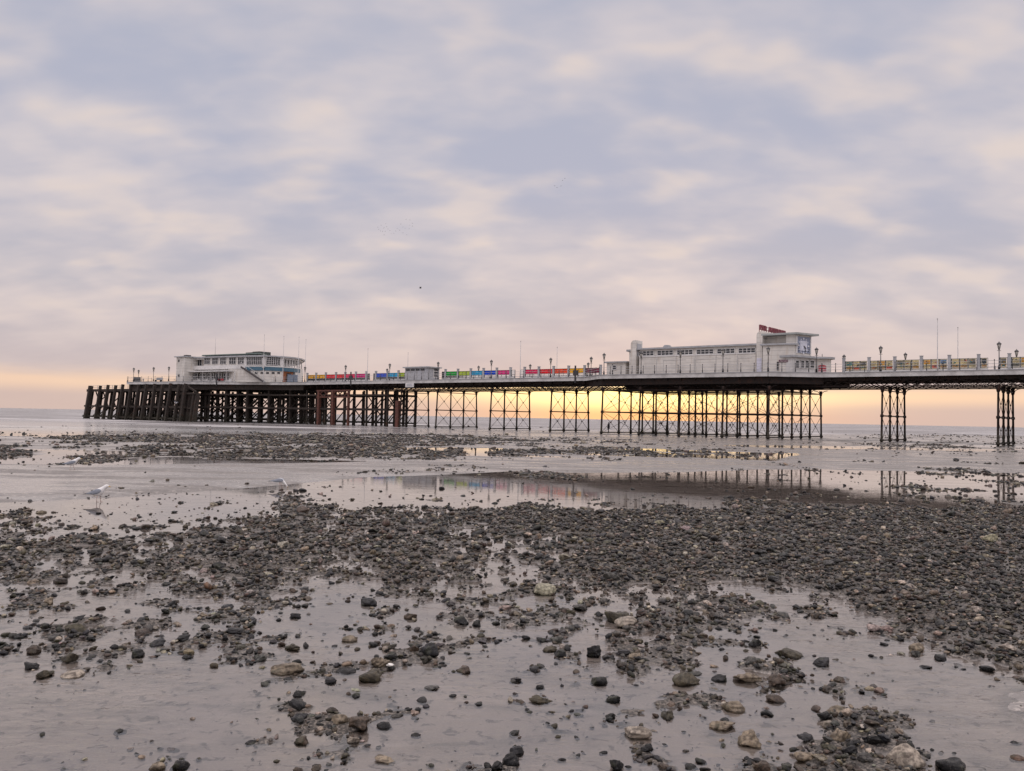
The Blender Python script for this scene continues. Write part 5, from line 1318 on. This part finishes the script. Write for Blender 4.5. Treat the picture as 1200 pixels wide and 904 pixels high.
def gull(px, py, label, pose='stand', yaw=0.0, sc=1.0):
    x, y = ground_pt(px, py); zg = max(0.0, float(ground_z(np.array([x]), np.array([y]))[0]))
    t = bpy.data.objects.new('gull', None); COL.objects.link(t); t.location = (x, y, zg); t.rotation_euler = (0, 0, yaw); t.scale = (sc,) * 3; tag(t, label, 'gull')
    if pose != 'feed':
        rings = [(-.27, .20, .008, .006), (-.20, .205, .038, .018), (-.13, .212, .068, .056), (-.05, .228, .090, .090), (.03, .250, .094, .104), (.09, .280, .080, .100), (.13, .318, .056, .085), (.155, .350, .044, .072), (.178, .375, .040, .055), (.205, .388, .040, .043), (.235, .388, .031, .032), (.252, .384, .012, .013)]
        bill = [(.245, .386, .012, .012), (.285, .378, .008, .010), (.305, .370, .003, .004)]; eye = (.222, .402)
    else:
        rings = [(-.25, .20, .006, .005), (-.19, .215, .035, .018), (-.12, .235, .062, .045), (-.04, .245, .080, .070), (.04, .235, .082, .076), (.10, .20, .062, .062), (.145, .155, .040, .044), (.170, .115, .034, .036), (.19, .085, .035, .034), (.21, .062, .028, .027), (.225, .048, .012, .013)]
        bill = [(.222, .05, .010, .010), (.245, .022, .006, .007), (.252, .008, .003, .004)]; eye = (.20, .09)
    place_mesh('body', *loft(rings), GW(), t, sub=1)
    place_mesh('bill', *loft(bill, 8), mat('bill_yellow', (.55, .36, .08), .5), t)
    tipz = .195 if pose != 'feed' else .215
    for sgn in (-1, 1):
        w = [(-.34, tipz, .006, .006), (-.24, tipz + .012, .014, .022), (-.14, .225, .024, .048), (-.04, .25, .028, .070), (.06, .275 if pose != 'feed' else .25, .024, .060), (.11, .285 if pose != 'feed' else .24, .008, .018)]
        vs, fs = loft(w, 10); vs = [(a, b + sgn * (.084 if a > -.15 else .084 * max(.15, (a + .36) / .22)), c) for a, b, c in vs]; wo = place_mesh('wing', vs, fs, GG(), t, sub=1)
        w = [(-.40, tipz - .012, .003, .004), (-.33, tipz - .003, .008, .010), (-.25, tipz + .0, .012, .014)]
        vs, fs = loft(w, 8); vs = [(a, b + sgn * .018, c) for a, b, c in vs]; place_mesh('wing_tip', vs, fs, mat('gull_black', (.015, .015, .017), .6), wo)
        mb = MB(); fx = .035 if sgn > 0 else -.03
        if pose == 'walk': fx = .07 * sgn
        mb.tube([(0 + fx * .3, sgn * .03, .19), (fx * .7 - .01, sgn * .03, .10), (fx, sgn * .03, .008)], [.011, .006, .006], 6)
        mb.add([(fx - .01, sgn * .03, .004), (fx + .05, sgn * .03 - .022, .004), (fx + .058, sgn * .03, .008), (fx + .05, sgn * .03 + .022, .004), (fx, sgn * .03, .014)], [(0, 1, 4), (1, 2, 4), (2, 3, 4), (3, 0, 4), (0, 3, 2, 1)])
        place_mesh('leg', mb.v, mb.f, mat('leg_pink', (.42, .28, .24), .6), t)
        mb = MB(); mb.tube([(eye[0], sgn * .028, eye[1]), (eye[0], sgn * .037, eye[1])], [.006, .004], 8); place_mesh('eye', mb.v, mb.f, BLACKP(), t)
    return t
gull(115.5, 588.5, 'white gull with grey wings standing at the pool edge, mirrored in the water', 'stand', -.12, 1.0)
gull(84.5, 552, 'gull walking on the far sand just below the far shingle', 'walk', .35, 1.05)
gull(328.5, 572, 'gull bending down to feed among stones at the edge of the sand', 'feed', .05, .95)
# birds in flight
def flying(loc, span, yaw, label, group=None, lift=.35, m_=None, detailed=False):
    t = bpy.data.objects.new('flying_bird', None); COL.objects.link(t); t.location = loc; t.rotation_euler = (random.uniform(-.2, .2), 0, yaw); t.scale = (span,) * 3; tag(t, label, 'bird', group)
    place_mesh('body', *loft([(-.24, 0, .01, .004), (-.14, 0, .035, .025), (0, 0, .055, .05), (.10, .005, .04, .04), (.16, .01, .035, .034), (.21, 0, .008, .008)], 8), m_ or GW(), t)
    for sg in (-1, 1):
        vs = [(.10, sg * .03, .02), (.13, sg * .22, lift * .4), (.02, sg * .50, lift * .35 if lift > 0 else lift * .3), (-.06, sg * .25, lift * .34), (-.08, sg * .03, .0)]
        vs += [(a, b, c - .012) for a, b, c in vs]
        fs = [(0, 1, 3, 4), (1, 2, 3), (5, 9, 8, 6), (6, 8, 7), (0, 5, 6, 1), (1, 6, 7, 2), (2, 7, 8, 3), (3, 8, 9, 4), (4, 9, 5, 0)]
        place_mesh('wing', vs, fs, m_ or GG(), t, False)
    return t
def sky_pt(px, py, Z): r = ray(px, py); k = Z / r.y; return (r.x * k, Z, EYE + r.z * k)
flying(sky_pt(206, 472.5, 150), 1.35, -.3, 'white gull flying low in front of the dark landing stage piles', lift=.5)
DK = mat('bird_dark', (.05, .05, .06), .8)
flying(sky_pt(492.5, 338, 170), 1.3, .5, 'single bird with raised wings gliding high over the pier', lift=.6, m_=DK)
for i, (px, py) in enumerate([(450, 217), (0, 0)][:0]): pass
for i, (u, v) in enumerate([(978, 126), (990, 134), (1010, 126), (1019, 97), (1031, 86)]):
    flying(sky_pt(430 + u / 4.444, 190 + v / 4.444, 420), 1.1, random.uniform(-3, 3), ['leftmost tiny bird of the small group high above the red screens', 'lowest tiny bird of the small group high above the red screens', 'tiny bird at the middle right of the small group above the red screens', 'second highest tiny bird of the small group above the red screens', 'highest tiny bird of the small group above the red screens'][i], 'small group of distant birds', lift=random.uniform(.1, .6), m_=DK)
for i, (u, v) in enumerate([(74, 330), (62, 352), (70, 360), (82, 362), (95, 362), (104, 338), (127, 374), (158, 348), (176, 324), (187, 339), (188, 370), (203, 300), (224, 303), (236, 320), (224, 330), (237, 335), (220, 348), (150, 360), (110, 350), (88, 345), (120, 358), (170, 356), (208, 380), (140, 372), (90, 380), (199, 345), (98, 322), (57, 340)]):
    flying(sky_pt(430 + u / 4.444, 190 + v / 4.444, 480), 1.0, random.uniform(-3, 3), 'tiny distant bird in the loose flock high above the kiosk', 'loose flock of distant birds', lift=random.uniform(.1, .6), m_=DK)

def person(px, py, Z, label, pose, yaw, coat):
    r = ray(px, py); x = r.x / r.y * Z
    t = bpy.data.objects.new('person', None); COL.objects.link(t); t.location = (x, Z, 0.0 if Z < 0 else max(-.05, float(ground_z(np.array([x]), np.array([Z]))[0]))); t.rotation_euler = (0, 0, yaw)
    tag(t, label, 'person')
    J = {'pel': ((0, 0, .95), .15), 'ch': ((.02, 0, 1.28), .17), 'nk': ((.04, 0, 1.50), .065), 'hd': ((.06, 0, 1.60), .09), 'ht': ((.06, 0, 1.70), .085),
         'lh': ((0, .10, .90), .10), 'lk': ((.10 if pose == 'walk' else .02, .10, .50), .075), 'la': ((.08 if pose == 'walk' else 0, .10, .08), .05), 'lt': ((.22 if pose == 'walk' else .14, .11, .04), .04),
         'rh': ((0, -.10, .90), .10), 'rk': ((-.04, -.10, .50), .075), 'ra': ((-.22 if pose == 'walk' else -.02, -.10, .09), .05), 'rt': ((-.08 if pose == 'walk' else .12, -.11, .04), .04),
         'ls': ((.02, .20, 1.40), .08), 'le': ((-.02, .27, 1.13), .06), 'lw': ((.14, .24, .95), .045), 'lf': ((.20, .23, .88), .04),
         'rs': ((.02, -.20, 1.40), .08), 're': ((.0, -.27, 1.13), .06), 'rw': ((.18, -.18, 1.05), .045), 'rf': ((.26, -.16, 1.06), .04)}
    E = [('pel', 'ch'), ('ch', 'nk'), ('nk', 'hd'), ('hd', 'ht'), ('pel', 'lh'), ('lh', 'lk'), ('lk', 'la'), ('la', 'lt'), ('pel', 'rh'), ('rh', 'rk'), ('rk', 'ra'), ('ra', 'rt'), ('ch', 'ls'), ('ls', 'le'), ('le', 'lw'), ('lw', 'lf'), ('ch', 'rs'), ('rs', 're'), ('re', 'rw'), ('rw', 'rf')]
    ks = list(J); me = bpy.data.meshes.new('body'); me.from_pydata([J[k][0] for k in ks], [(ks.index(a), ks.index(b)) for a, b in E], [])
    o = bpy.data.objects.new('body', me); COL.objects.link(o); sk = o.modifiers.new('skin', 'SKIN'); ly = me.skin_vertices[0] if me.skin_vertices else None
    if ly is None:
        bpy.context.view_layer.objects.active = o; bpy.ops.mesh.customdata_skin_add() if hasattr(bpy.ops.mesh, 'customdata_skin_add') else None; ly = me.skin_vertices[0]
    for i, k in enumerate(ks): ly.data[i].radius = (J[k][1],) * 2
    ly.data[0].use_root = True
    sb = o.modifiers.new('sub', 'SUBSURF'); sb.levels = sb.render_levels = 1
    me.materials.append(coat); o.parent = t
    mb = MB(); mb.tube([(0, 0, .62), (0, 0, .80), (.01, 0, 1.10), (.02, 0, 1.38), (.03, 0, 1.47)], [.23, .22, .205, .20, .09], 12); place_mesh('coat', mb.v, mb.f, coat, t)
    mb = MB(); mb.tube([(.05, 0, 1.60), (.05, 0, 1.68), (.05, 0, 1.74), (.05, 0, 1.77)], [.10, .115, .09, .03], 10); place_mesh('hat', mb.v, mb.f, BLACKP(), t)
    return t
coat = mat('dark_coat', (.025, .025, .03), .9)
person(713, 507, 150, 'distant person in dark clothes standing by the leftmost leg of the wide trestles', 'stand', .4, coat)
person(781.5, 507, 150, 'distant person in a bulky dark coat walking behind the middle of the wide trestles', 'walk', 2.8, mat('bulky_coat', (.035, .03, .035), .9))
